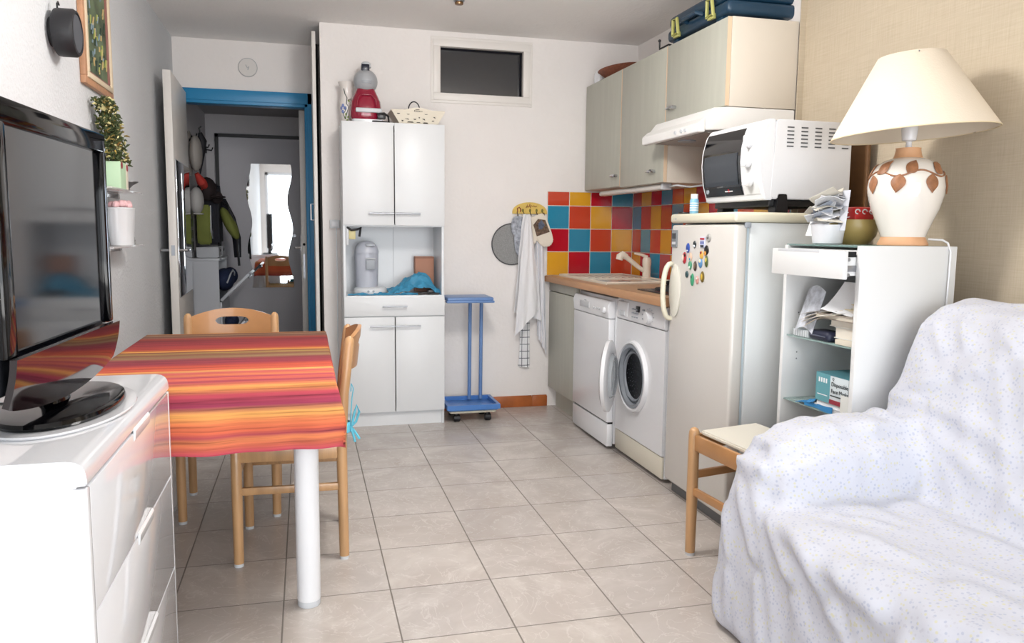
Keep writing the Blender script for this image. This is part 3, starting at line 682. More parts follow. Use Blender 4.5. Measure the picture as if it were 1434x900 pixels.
# openwork basket
t = thing('openwork_basket', 'cream openwork plastic basket with black wire handle on the tall cupboard', 'basket', (-1.54, -.2, 1.834))
BK = mat('cream_basket_plastic', '#e5dccb', .5)
b = MB(); x0, x1 = -1.64, -1.42; X0, X1 = -1.695, -1.375; y0, y1 = -.28, -.12; Y0, Y1 = -.31, -.10; zb, zt = 1.8345, 1.915
b.box(x0, x1, y0, y1, zb, zb+.006)
def bpt(u, v, face):
    z = zb+(zt-zb)*v
    if face == 'f': return (x0+(X0-x0)*v+((x1+(X1-x1)*v)-(x0+(X0-x0)*v))*u, y0+(Y0-y0)*v, z)
    if face == 'b': return (x0+(X0-x0)*v+((x1+(X1-x1)*v)-(x0+(X0-x0)*v))*u, y1+(Y1-y1)*v, z)
    if face == 'l': return (x0+(X0-x0)*v, y0+(Y0-y0)*v+((y1+(Y1-y1)*v)-(y0+(Y0-y0)*v))*u, z)
    return (x1+(X1-x1)*v, y0+(Y0-y0)*v+((y1+(Y1-y1)*v)-(y0+(Y0-y0)*v))*u, z)
for fc in 'fblr':
    b.grid(lambda u, v: bpt(u, v, fc), 12, 6, .004)
b.grid(lambda u, v: (Vector(bpt(u, 1, 'f'))+Vector((0, 0, (.018*math.exp(-((u-.5)/.22)**2))*v))), 24, 1, .004)
b.tube([bpt(0, 1, 'f'), bpt(1, 1, 'f'), bpt(1, 1, 'b'), bpt(0, 1, 'b')], .004, 8, True)
b.build('body', BK, t)
b = MB()
def cut(u, v, w_, h_, rot=0):
    p = Vector(bpt(u, v, 'f')); M = Matrix.Translation(p+Vector((0, -.0035, 0))) @ Matrix.Rotation(R(-20), 4, 'X') @ Matrix.Rotation(rot, 4, 'Y')
    b.prism([(-w_, -h_), (w_, -h_), (w_*.3, h_), (-w_*.3, h_)], 'y', -.0008, .0008, M=M)
for u, v, w_, h_, r_ in ((.1, .78, .016, .006, 3.14), (.3, .74, .014, .003, 3.0), (.24, .42, .013, .004, .2), (.42, .42, .015, .006, 3.1), (.52, .55, .008, .004, 1), (.62, .45, .012, .005, .5), (.66, .78, .018, .003, 3.1), (.12, .3, .008, .006, .8), (.3, .22, .02, .006, 0), (.5, .2, .012, .004, 0), (.68, .2, .016, .008, 0), (.84, .6, .013, .004, .6), (.86, .35, .012, .004, 2.4)): cut(u, v, w_, h_, r_)
b.build('cutout', simple('dark_cutout', '#3b352e'), t)
b = MB()
for q in range(7): b.box(-1.56+q*.0075, -1.556+q*.0075, -.3175, -.3155, 1.908, 1.917-.0008*q)
b.box(-1.552, -1.528, -.3175, -.3155, 1.920, 1.923).build('pierced_badge', simple('brown_cutout', '#5a4b40'), t)
MB().tube([(-1.66, -.20, 1.918), (-1.60, -.20, 1.93), (-1.54, -.2, 1.935), (-1.47, -.2, 1.928), (-1.43, -.2, 1.915)], .006, 8, rad=[.003, .008, .009, .008, .003]).build('lid_edge', BLACKP, t)
MB().tube([(-1.575+.035*math.cos(PI-a*PI/12)+.03, -.2, 1.932+.052*math.sin(a*PI/12)) for a in range(13)], .0035, 8).build('handle', BLACKP, t)

# niche contents
t = thing('coffee_maker', 'light grey filter coffee maker in the cupboard niche', 'coffee maker', (-1.84, -.18, .808))
KM = mat('pale_grey_blue_plastic', '#b9bdc8', .3)
kx, ky = -1.832, -.20
MB().lathe([(0, .8085), (.10, .8085), (.105, .82), (.10, .842), (.09, .85), (0, .852)], (kx+.01, ky-.01, 0), 32).build('base', LAMG, t)
MB().lathe([(0, .85), (.066, .85), (.068, .86), (.072, 1.03), (.0725, 1.06), (0, 1.06)], (kx-.01, ky+.01, 0), 32).build('body', KM, t)
MB().lathe([(.074, 1.058), (.074, 1.07), (.066, 1.10), (.045, 1.125), (.02, 1.133), (0, 1.134)], (kx-.01, ky+.005, 0), 32).build('lid', KM, t)
MB().box(kx-.02, kx+.035, ky-.085, ky-.05, .96, 1.02, .004).build('window', GREYP, t)
MB().tube([(kx-.02, ky-.082, 1.022), (kx-.02, ky-.088, 1.028), (kx+.035, ky-.088, 1.028), (kx+.035, ky-.082, 1.022)], .004, 8).build('window_frame', LGREY, t)
MB().box(kx-.02, kx+.035, ky-.07, ky-.02, 1.10, 1.118, .005).build('button_panel', GREYP, t)
b = MB()
for k in range(2): b.cyl((kx-.01+k*.03, ky-.112, .83), (kx-.01+k*.03, ky-.118, .83), .007, n=14)
b.build('dial', GREYP, t)
def crumple(name, c, sx, sy, sz, m, label, cat, seed=0, sub=3, parent=None):
    t_ = bmesh.new(); bmesh.ops.create_icosphere(t_, subdivisions=sub, radius=1)
    for v in t_.verts:
        p = v.co.copy(); f = 1+.35*noise.noise(p*1.7+Vector((seed, 0, 0)))+.16*noise.noise(p*5+Vector((seed, 3, 0)))
        v.co = Vector((p.x*sx*f, p.y*sy*f, max(-.02*sz, p.z*sz*f if p.z > 0 else 0)))
    b_ = MB(); b_._add(t_, Matrix.Translation(c)); o = b_.build(name, m, parent, 20)
    if label: prop(o, label, cat)
    return o
BB = mat('blue_plastic_bag', '#3f8fb4', .35, nscale=20, namt=.15)
t = thing('blue_bag', 'crumpled blue plastic bag spread in the cupboard niche', 'bag', (-1.6, -.25, .808))
b = MB()
def bagf(u, v):
    x = -1.72+.32*u; y = -.33+.19*v
    z = .81+(.10*sm(0, .65, u)*(1-sm(.72, 1, u))+.02)*(.35+.65*sm(0, .4, v))+.02*noise.noise(Vector((u*7, v*7, 2)))+.008*noise.noise(Vector((u*20, v*20, 5)))
    return (x, y, max(.8095, z))
b.grid(bagf, 40, 24, .002); b.build('body', BB, t, 15)
b = MB()
def bagg(u, v):
    x = -1.965+.42*u; y = -.355+.036*v; return (x, y, .8095+.012*abs(noise.noise(Vector((u*12, v*6, 0))))+.012*sm(.5, 1, v)*abs(math.sin(u*9)))
b.grid(bagg, 40, 8, .0015); b.build('flat_part', BB, t, 15)
t = thing('brown_box', 'upright tan cardboard box at the right of the cupboard niche', 'box', (-1.47, -.1, .808))
MB().box(-1.53, -1.41, -.115, -.04, .809, 1.035, .003).build('carton', mat('tan_card', '#b07f68', .7), t)
MB().box(-1.53, -1.41, -.1158, -.1148, 1.024, 1.03).build('lid_seam', simple('seam_brown', '#8a5f4c'), t)
t = thing('black_charger', 'black cable and adapter lying in the right corner of the niche', 'adapter', (-1.43, -.3, .808))
MB().box(-1.48, -1.43, -.32, -.27, .8085, .835, .006).build('adapter', BLACKP, t)
MB().tube([(-1.54, -.33, .814), (-1.50, -.34, .82), (-1.46, -.33, .816), (-1.42, -.335, .815), (-1.41, -.32, .814), (-1.43, -.26, .814)], .006, 8).build('cable', BLACKP, t)
t = thing('hanging_bottle_opener', 'cream and black gadget hanging in the upper left of the niche', 'gadget', (-1.94, -.3, 1.2))
MB().box(-1.955, -1.915, -.33, -.30, 1.145, 1.205, .004).build('body', mat('yellowed_plastic', '#cfc48f', .4), t)
MB().tube([(-1.965, -.33, 1.215), (-1.94, -.34, 1.20), (-1.90, -.34, 1.205), (-1.885, -.33, 1.215), (-1.89, -.33, 1.18), (-1.893, -.33, 1.16)], .007, 8).build('arm', BLACKP, t)
MB().box(-1.972, -1.955, -.335, -.30, 1.11, 1.2215, .003).build('clip', LGREY, t)
# wall switch left of the cupboard
t = thing('wall_switch', 'white square wall switch left of the tall cupboard', 'switch', (-2.03, 0, 1.235))
MB().box(-2.055, -1.995, -.03, 0, 1.21, 1.262, .004).build('plate', LAMG, t)
MB().box(-2.045, -2.005, -.034, -.029, 1.218, 1.254, .002).build('rocker', ENAMEL, t)
t = thing('power_cable', 'thin white cable running down the wall left of the cupboard', 'cable', (-2.01, 0, .6))
MB().tube([(-2.015, -.006, 1.21), (-2.013, -.006, .9), (-2.016, -.006, .5), (-2.012, -.006, .09)], .0035, 6).build('cord', LAMG, t)

# ------------------------------------------------------------------ blue rubbish bag trolley
t = thing('bag_trolley', 'blue plastic waste bag trolley on black castors against the back wall', 'trolley', (-1.2, -.2, 0))
MB().box(-1.365, -1.07, -.36, -.12, .765, .79, .01, 3).build('top_frame', BLUEP, t)
MB().box(-1.37, -1.065, -.365, -.30, .755, .77, .006).build('front_lip', BLUEP, t)
for x in (-1.18, -1.105): MB().cyl((x, -.135, .1), (x+.004, -.135, .77), .012, n=16).build('pole', BLUEP, t)
b = MB().box(-1.36, -1.04, -.38, -.10, .075, .09, .008, 3)
frame_flat(b, -1.37, -1.03, -.39, -.09, -1.35, -1.05, -.37, -.11, .085, .115); b.build('base_tray', mat('bright_blue_plastic', '#4a7cc0', .3), t)
MB().box(-1.35, -1.05, -.37, -.11, .058, .075, .01, 3).build('base_frame', CREAMP, t)
for x in (-1.30, -1.10):
    for y in (-.33, -.15):
        c_ = MB().box(x-.012, x+.012, y-.012, y+.012, .04, .06, .002).build('castor', BLACKP, t)
        MB().cyl((x-.02, y, .024), (x+.02, y, .024), .024, n=20, bev=.004).build('wheel', BLACKP, c_)

# ------------------------------------------------------------------ hooks with tea towels, glove, splatter screen
t = thing('hook_board', 'yellow arched wooden hook board with a painted red scroll on the wall', 'hook board', (-.745, -.01, 1.34))
hx, hz = -.745, 1.318
poly = [(hx-.12, hz)]+[(hx+.12*math.cos(PI-k*PI/20), hz+.012+.065*math.sin(k*PI/20)) for k in range(21)]+[(hx+.12, hz)]
MB().prism(poly, 'y', -.016, -.001, r=.002).build('board', mat('ochre_painted_wood', '#d9b95c', .5, nscale=25, namt=.12), t)
MB().tube([(hx-.028, -.0175, hz+.038), (hx-.018, -.0175, hz+.062), (hx-.012, -.0175, hz+.040), (hx-.022, -.0175, hz+.047), (hx-.004, -.0175, hz+.050), (hx-.002, -.0175, hz+.066), (hx+.001, -.0175, hz+.038), (hx+.010, -.0175, hz+.056), (hx+.018, -.0175, hz+.048), (hx+.026, -.0175, hz+.055), (hx+.034, -.0175, hz+.047), (hx+.046, -.0175, hz+.052)], .0022, 6).build('painted_scroll', simple('red_brown_paint', '#8a3a22'), t)
b = MB().tube([(hx-.085, -.017, hz+.012), (hx-.088, -.018, hz+.035), (hx-.075, -.018, hz+.042), (hx-.064, -.018, hz+.03), (hx-.068, -.017, hz+.012)], .004, 8); b.build('red_ornament', simple('red_brown_paint', '#8a3a22'), t)
b = MB()
for k in (-.05, 0, .045, .085): b.ball((hx+k, -.017, hz+.022), .008, .002, .012, 8)
b.build('olive_ornament', simple('olive_paint', '#7a7030'), t)
for k in range(5):
    x = hx-.09+k*.045
    MB().tube([(x, -.014, hz+.012), (x, -.03, hz+.002), (x, -.034, hz-.014), (x, -.042, hz-.016), (x, -.046, hz-.004)], .0028, 8).build('hook', mat('dark_brass', '#5a5040', .4, .8), t)
t = thing('splatter_screen', 'round grey mesh splatter screen hanging behind the towels', 'splatter screen', (-.86, -.01, 1.1))
MB().cyl((-.868, -.012, 1.115), (-.868, -.010, 1.115), .135, n=48).build('mesh', mat('grey_wire_mesh', '#8f8f8e', .6, nscale=260, namt=.25), t)
MB().tube([(-.868+.136*math.cos(2*PI*k/48), -.011, 1.115+.136*math.sin(2*PI*k/48)) for k in range(48)], .004, 8, True).build('rim', simple('dark_rim', '#4b4b4d', .4), t)
def hang(name, label, cat, col, x0t, x1t, x0b, x1b, zt_, zb0, zb1, y, folds, amp, seed, group=None, m=None, extra=None):
    """cloth hanging from a hook: narrow gathered top, wider folded bottom"""
    b = MB()
    def fn(u, v):
        s_ = v**.8
        xa = x0t+(x0b-x0t)*s_; xb = x1t+(x1b-x1t)*s_
        zb_ = zb0+(zb1-zb0)*u
        x = xa+(xb-xa)*u+.008*noise.noise(Vector((seed, v*4, u*3)))
        z = zt_+(zb_-zt_)*v
        yy = y-amp*(.3+.7*v)*(.5+.5*math.sin(u*folds*2*PI+seed+1.5*v))-.012*math.sin(PI*u)+.004*noise.noise(Vector((u*8, v*8, seed)))
        return (x, min(yy, -.006), z)
    b.grid(fn, 40, 40, .0025)
    t_ = thing(name, label, cat, ((x0t+x1t)/2, y, zt_), group=group)
    b.build('cloth', m or mat('white_cotton', '#e8e7e9', .85, bump=.15, bscale=200), t_)
    if extra: extra(t_)
    return t_
def striped(name, base, c2, axis, scale, thr=.5):
    m = mat(name, base, .85); nt = m.node_tree; L = nt.links; N = nt.nodes.new
    tc = N('ShaderNodeTexCoord'); sp = N('ShaderNodeSeparateXYZ'); L.new(tc.outputs['Object'], sp.inputs[0])
    def line(ax, s_, th):
        a = N('ShaderNodeMath'); a.operation = 'MULTIPLY'; a.inputs[1].default_value = s_; L.new(sp.outputs[ax], a.inputs[0])
        f = N('ShaderNodeMath'); f.operation = 'FRACT'; L.new(a.outputs[0], f.inputs[0])
        g_ = N('ShaderNodeMath'); g_.operation = 'LESS_THAN'; g_.inputs[1].default_value = th; L.new(f.outputs[0], g_.inputs[0]); return g_
    g1 = line(axis[0], scale, thr)
    out = g1.outputs[0]
    if len(axis) > 1:
        g2 = line(axis[1], scale*.8, thr); mx_ = N('ShaderNodeMath'); mx_.operation = 'MAXIMUM'; L.new(g1.outputs[0], mx_.inputs[0]); L.new(g2.outputs[0], mx_.inputs[1]); out = mx_.outputs[0]
    mi = N('ShaderNodeMix'); mi.data_type = 'RGBA'; mi.inputs['A'].default_value = s2l(base); mi.inputs['B'].default_value = s2l(c2)
    L.new(out, mi.inputs['Factor']); L.new(mi.outputs['Result'], nt.nodes['Principled BSDF'].inputs['Base Color']); return m
t = thing('patterned_oven_mitt', 'long grey and white patterned oven mitt hanging leftmost on the hooks', 'oven mitt', (-.84, -.03, 1.3))
outl = [(-.865, 1.29), (-.835, 1.305), (-.80, 1.30), (-.79, 1.20), (-.785, 1.10), (-.792, 1.05), (-.815, 1.035), (-.84, 1.05), (-.852, 1.10), (-.858, 1.17), (-.875, 1.20), (-.878, 1.25)]
MB().prism(outl, 'y', -.040, -.018, r=.006).build('body', mat('grey_print_cloth', '#a9adb6', .9, nscale=55, namt=.45), t)
hang('tea_towel', 'white tea towel folded long, hanging second from the left', 'tea towel', None, -.80, -.76, -.86, -.665, 1.315, .66, .60, -.045, 3, .022, 1)
hang('tea_towel', 'white tea towel with pointed lower corner, left and in front', 'tea towel', None, -.79, -.765, -.862, -.70, 1.31, .50, .68, -.085, 2, .012, 3)
hang('tea_towel', 'white towel reaching lowest on the right beside the cabinet', 'tea towel', None, -.72, -.66, -.69, -.625, 1.31, .50, .36, -.03, 3, .02, 5, m=striped('towel_fine_stripe', '#e6e5e8', '#d3d5dc', (0,), 60, .3))
hang('tea_towel', 'grey checked dish cloth showing below the white towels', 'tea towel', None, -.77, -.74, -.815, -.735, 1.30, .285, .275, -.012, 1, .004, 7, m=striped('check_cloth', '#e4e4e6', '#5d6068', (0, 2), 26, .1))
t = thing('oven_glove', 'cream oven glove with a printed brown and grey picture', 'oven glove', (-.68, -.05, 1.25))
G = Matrix.Translation((-.675, -.05, 1.215)) @ Matrix.Rotation(R(-22), 4, 'Y')
outl = [(-.05, .10), (.045, .10), (.06, .06), (.058, -.05), (.05, -.10), (.02, -.125), (-.02, -.12), (-.045, -.09), (-.055, -.05), (-.075, -.075), (-.095, -.06), (-.09, -.03), (-.06, .02)]
MB().prism(outl, 'y', -.016, .012, r=.006, M=G).build('body', mat('cream_quilt', '#e3dacb', .9, bump=.3, bscale=60), t)
MB().prism([(-.045, .05), (.0, .075), (.045, .05), (.045, -.035), (-.05, -.03)], 'y', -.0175, -.0165, M=G).build('printed_picture', mat('glove_print', '#6f5a4a', .9, nscale=60, namt=.7), t)
MB().prism([(-.01, .045), (.02, .06), (.03, .02), (.0, -.0), (-.02, .01)], 'y', -.0185, -.0175, M=G).build('printed_house', mat('glove_print_grey', '#5c6478', .9, nscale=70, namt=.4), t)
MB().tube([(-.66, -.04, 1.315), (-.655, -.045, 1.325), (-.65, -.04, 1.30)], .003, 6).build('loop', simple('brown_loop', '#6a4a38'), t)
# fire-call disc above the door
t = thing('smoke_detector', 'flat round white disc on the wall above the doorway', 'detector', (-2.562, YD, 2.288))
My = Matrix.Rotation(R(90), 4, 'X')
MB().lathe([(.062, 0), (.064, .006), (.058, .013), (0, .015)], (-2.562, YD, 2.289), 36, M=My, cap=False).build('cover', mat('detector_white', '#dcd8d4', .5), t)
MB().tube([(-2.562+.06*math.cos(2*PI*k/36), YD-.009, 2.289+.06*math.sin(2*PI*k/36)) for k in range(36)], .0022, 6, True).build('rim', GREYP, t)
b = MB().tube([(-2.575, YD-.015, 2.305), (-2.565, YD-.0155, 2.285), (-2.555, YD-.015, 2.295), (-2.562, YD-.015, 2.272)], .002, 6); b.build('printed_mark', GREYP, t)
# ceiling spot
t = thing('ceiling_spotlight', 'small metal spotlight on the ceiling at the top edge', 'light', (-1.364, -.717, H))
MB().cyl((-1.364, -.717, H), (-1.364, -.717, H-.012), .03, n=24, bev=.003).build('rose', STEEL, t)
MB().lathe([(.018, H-.01), (.024, H-.018), (.022, H-.026), (0, H-.03)], (-1.364, -.717, 0), 20).build('bulb_holder', simple('bronze', '#8a6a4a', .3, metal=.6), t)

# ------------------------------------------------------------------ doors
t = thing('door_1', None, None, (-2.962, YD-.02, 0)); t['kind'] = 'structure'; t['label'] = 'white door leaf opened against the left wall'
la, lb = Vector((-2.981, YD-.025, 0)), Vector((-2.957, -.16, 0))
dirv = (lb-la).normalized(); nrm = Vector((-dirv.y, dirv.x, 0))
DM = Matrix(((dirv.x, nrm.x, 0, la.x), (dirv.y, nrm.y, 0, la.y), (0, 0, 1, 0), (0, 0, 0, 1)))
Lw = (lb-la).length; sgn = 1 if nrm.x > 0 else -1
LEAF = mat('door_white_paint', '#dedad5', .4)
MB().box(0, Lw, -.022, .022, .01, 2.10, .002, M=DM).build('leaf', LEAF, t)
b = MB(); hzz = 1.04
for s_ in (1, -1):
    b.box(Lw-.075, Lw-.035, s_*.022, s_*.028, hzz-.13, hzz+.11, .002, M=DM)
    b.tube([DM @ Vector((Lw-.055, s_*.026, hzz+.03)), DM @ Vector((Lw-.055, s_*.07, hzz+.03)), DM @ Vector((Lw-.10, s_*.075, hzz+.03)), DM @ Vector((Lw-.17, s_*.072, hzz+.03))], .009, 8)
b.build('handle', CHROME, t)
MB().box(Lw-.001, Lw+.001, -.01, .01, hzz+.0, hzz+.06, M=DM).build('lock_plate', STEEL, t)
t2 = thing('door_mirror', 'tall frameless mirror fixed to the open door leaf', 'mirror', tuple(DM @ Vector((.3, sgn*.024, 1.2))))
MB().box(.03, Lw-.06, sgn*.0225, sgn*.0265, .79, 1.60, .001, M=DM).build('glass', MIRROR, t2)
MB().box(.026, Lw-.056, sgn*.0222, sgn*.0235, .786, 1.604, M=DM).build('backing', GREYP, t2)
# closet leaf standing open in front of the right jamb
t = thing('door_2', None, None, (-2.135, .3, 0)); t['kind'] = 'structure'; t['label'] = 'white closet door leaf seen edge-on'
MB().box(-2.146, -2.124, -.01, .60, .01, 2.405, .002).build('leaf', LEAF, t)
MB().tube([(-2.146, .06, 1.36), (-2.168, .06, 1.36), (-2.168, .06, 1.26), (-2.146, .06, 1.26)], .004, 8).build('handle', ENAMEL, t)
struct('closet_shade_strip', MB().box(-2.12, -2.10, .60, YD, 0, H), DARK)  # black strip painting the closet's shade into the gap
# hall side door standing open beyond the doorway
t = thing('door_3', None, None, (-2.2, 1.1, 0)); t['kind'] = 'structure'; t['label'] = 'white hall door leaf standing open behind the blue jamb'
MB().box(-2.235, -2.195, .86, 1.58, .01, 2.05, .002).build('leaf', LEAF, t)
b = MB().box(-2.24, -2.235, .89, .925, .92, 1.16, .002); b.tube([(-2.237, .905, 1.065), (-2.275, .905, 1.065), (-2.28, .93, 1.065), (-2.28, 1.02, 1.062)], .009, 8)
b.build('handle', CHROME, t)
MB().cyl((-2.215, .859, 1.09), (-2.215, .861, 1.09), .01, n=16).build('keyhole', DARK, t)
MB().box(-2.222, -2.21, .858, .861, .84, 1.02).build('lock_plate', STEEL, t)
# entry door at the end of the hall
t = thing('door_4', None, None, (-2.4, 2.38, 0)); t['kind'] = 'structure'; t['label'] = 'pale entrance door with dark frame line'
MB().box(-2.93, -2.06, 2.36, 2.398, 0, 2.0, .002).build('leaf', mat('hall_door_paint', '#dcdadf', .3), t)
b = MB(); b.box(-2.96, -2.93, 2.355, 2.399, 0, 2.03).box(-2.06, -2.03, 2.355, 2.399, 0, 2.03).box(-2.96, -2.03, 2.355, 2.399, 2.0, 2.03)
b.build('frame', simple('black_frame', '#101013', .4), t)
MB().cyl((-2.30, 2.36, 1.14), (-2.30, 2.35, 1.14), .014, n=16).build('peephole', STEEL, t)
# wavy mirror on the entry door
t = thing('wavy_mirror', 'tall mirror with wavy sides hanging on the entrance door', 'mirror', (-2.53, 2.34, 1.2))
n_ = 40; zb_, zt_ = .67, 1.775
lft = [(-2.685+.022*math.sin((k/n_)*4.4*PI+.4), zb_+(zt_-zb_)*k/n_) for k in range(n_+1)]
rgt = [(-2.335+.022*math.sin((k/n_)*4.4*PI+1.2), zb_+(zt_-zb_)*k/n_) for k in range(n_+1)]
MB().prism(lft+rgt[::-1], 'y', 2.345, 2.352).build('glass', MIRROR, t)
MB().prism([(p[0], p[1]) for p in lft]+[(p[0], p[1]) for p in rgt[::-1]], 'y', 2.352, 2.358).build('backing', GREYP, t)

# ------------------------------------------------------------------ dining table, cloth and chairs
tx0, tx1, ty0, ty1, tz = -2.87, -2.128, -2.76, -1.53, .745
t = thing('dining_table', 'table with round white legs under a striped orange cloth', 'table', (-2.5, -2.15, 0))
MB().box(tx0+.01, tx1-.01, ty0+.01, ty1-.01, tz-.03, tz-.002, .004).build('tabletop', LAM, t)
TL = mat('white_table_leg', '#e6e7ea', .3)
for x in (tx0+.07, tx1-.09):
    for y in (ty0+.12, ty1-.10):
        lg = MB().lathe([(0, .02), (.036, .02), (.037, .024), (.0385, tz-.03), (0, tz-.03)], (x, y, 0), 32).build('leg', TL, t)
        MB().lathe([(0, 0), (.034, 0), (.036, .004), (.036, .0205), (0, .0205)], (x, y, 0), 32).build('foot_cap', LGREY, lg)
def cloth_mat():
    m = bpy.data.materials.new('striped_tablecloth_cotton'); m.use_nodes = True; nt = m.node_tree; L = nt.links; N = nt.nodes.new
    b = nt.nodes['Principled BSDF']; b.inputs['Roughness'].default_value = .85
    uv = N('ShaderNodeUVMap'); sp = N('ShaderNodeSeparateXYZ'); L.new(uv.outputs[0], sp.inputs[0])
    st = [(0, '#a83a2c'), (.03, '#e06a3c'), (.10, '#d9622f'), (.125, '#e8a04c'), (.14, '#7a4a3c'), (.165, '#a88462'), (.18, '#70423c'), (.20, '#9c6a54'), (.225, '#b0402e'),
          (.26, '#8f2a34'), (.32, '#a8303a'), (.40, '#b83a30'), (.425, '#d8702c'), (.44, '#f0b04a'), (.455, '#8a3030'), (.475, '#b89a54'), (.50, '#8c4c3c'), (.53, '#a88c5c'),
          (.56, '#963a44'), (.62, '#a83244'), (.655, '#d8502e'), (.70, '#e0603a'), (.712, '#ffc060'), (.735, '#d84a5c'), (.765, '#f08a48'), (.785, '#c83a5e'), (.805, '#e8704a'), (.83, '#b83658')]
    st2 = [(.83, '#b83658'), (.86, '#e87a4a'), (.885, '#f4a24e'), (.895, '#cc4658'), (.915, '#a8345a'), (.93, '#ffb85a'), (.945, '#f0824a'), (.96, '#e86c44'), (.968, '#b84450'), (.975, '#f08a50'), (.988, '#e06a4c'), (1, '#c83c5c')]
    def ramp(stops, lo, hi):
        mr = N('ShaderNodeMapRange'); mr.inputs['From Min'].default_value = lo; mr.inputs['From Max'].default_value = hi; L.new(sp.outputs['Y'], mr.inputs[0])
        r = N('ShaderNodeValToRGB'); e = r.color_ramp.elements
        e[0].position = 0; e[0].color = s2l(stops[0][1]); e[1].position = 1; e[1].color = s2l(stops[-1][1])
        for p, c in stops[1:-1]: q = e.new((p-lo)/(hi-lo)); q.color = s2l(c)
        L.new(mr.outputs[0], r.inputs[0]); return r.outputs[0]
    A = ramp(st, 0, .83); B = ramp(st2, .83, 1)
    gt = N('ShaderNodeMath'); gt.operation = 'GREATER_THAN'; gt.inputs[1].default_value = .83; L.new(sp.outputs['Y'], gt.inputs[0])
    mx = N('ShaderNodeMix'); mx.data_type = 'RGBA'; L.new(gt.outputs[0], mx.inputs['Factor']); L.new(A, mx.inputs['A']); L.new(B, mx.inputs['B'])
    mp = N('ShaderNodeMapping'); mp.inputs['Scale'].default_value = (1.5, 120, 1); L.new(uv.outputs[0], mp.inputs[0])
    n = N('ShaderNodeTexNoise'); n.inputs['Scale'].default_value = 1; n.inputs['Detail'].default_value = 6; n.inputs['Roughness'].default_value = .7; L.new(mp.outputs[0], n.inputs['Vector'])
    r = N('ShaderNodeValToRGB'); e = r.color_ramp.elements; e[0].position = .36; e[0].color = (.45, .36, .40, 1); e[1].position = .60; e[1].color = (1.12, 1.12, 1.05, 1); q = e.new(.46); q.color = (.86, .80, .82, 1)
    L.new(n.outputs['Fac'], r.inputs[0])
    mu = N('ShaderNodeMix'); mu.data_type = 'RGBA'; mu.blend_type = 'MULTIPLY'; mu.inputs['Factor'].default_value = .9; L.new(mx.outputs['Result'], mu.inputs['A']); L.new(r.outputs[0], mu.inputs['B'])
    hs = N('ShaderNodeHueSaturation'); hs.inputs['Saturation'].default_value = .97; hs.inputs['Value'].default_value = .78; L.new(mu.outputs['Result'], hs.inputs['Color']); L.new(hs.outputs[0], b.inputs['Base Color']); return m
drop = .20
bm_ = bmesh.new(); nx, ny = 90, 150; uvs = {}
W_, D_ = tx1-tx0, ty1-ty0
V = []
for i in range(nx+1):
    row = []
    for j in range(ny+1):
        u = -drop+(W_+2*drop)*i/nx; v = -drop+(D_+2*drop)*j/ny      # u along x, v from the far edge towards the camera
        ox = max(0, -u, u-W_); oy = max(0, -v, v-D_); o_ = max(ox, oy)
        x = tx0+min(max(u, 0), W_); y = ty1-min(max(v, 0), D_)
        sx_ = -1 if u < 0 else (1 if u > W_ else 0); sy_2 = 1 if v < 0 else (-1 if v > D_ else 0)
        k = min(1, o_/.03)
        flare = .008*k+(.022 if oy > ox else .004)*sm(0, drop, o_)
        # soft folds in the hanging part, a fuller fold at the corners
        wav = .007*math.sin(u*19+1.2)+.006*math.sin(u*37)+.012*math.exp(-((u-W_+.07)/.05)**2)
        wav2 = .006*math.sin(v*16)+.005*math.sin(v*33+2)
        f = sm(0, drop, o_)
        x += sx_*(flare+wav2*f) if ox > 0 else 0
        y += sy_2*(flare+wav*f) if oy > 0 else 0
        if ox > 0 and oy > 0:
            c_ = min(ox, oy)/o_; x += sx_*.004*c_*f; y += sy_2*.012*c_*f
        if ox > 0 and sx_ < 0: x = max(x, tx0-.02)
        z = tz+.003-max(0, o_-.008)*(.985)-.004*k+.0035*f*math.sin(u*9+1)
        if o_ == 0: z += .0012*noise.noise(Vector((x*6, y*6, 0)))
        p = bm_.verts.new((x, y, z)); uvs[p] = (i/nx, j/ny); row.append(p)
    V.append(row)
uvl = bm_.loops.layers.uv.new('UVMap')
for i in range(nx):
    for j in range(ny):
        f = bm_.faces.new((V[i][j], V[i][j+1], V[i+1][j+1], V[i+1][j]))
        for l in f.loops: l[uvl].uv = uvs[l.vert]
bmesh.ops.recalc_face_normals(bm_, faces=bm_.faces)
me = bpy.data.meshes.new('tablecloth'); bm_.to_mesh(me); bm_.free(); me.materials.append(cloth_mat())
me.polygons.foreach_set('use_smooth', [True]*len(me.polygons))
tcl = bpy.data.objects.new('tablecloth', me); COL.objects.link(tcl)
prop(tcl, 'orange, red and pink striped cloth draped over the dining table', 'tablecloth')

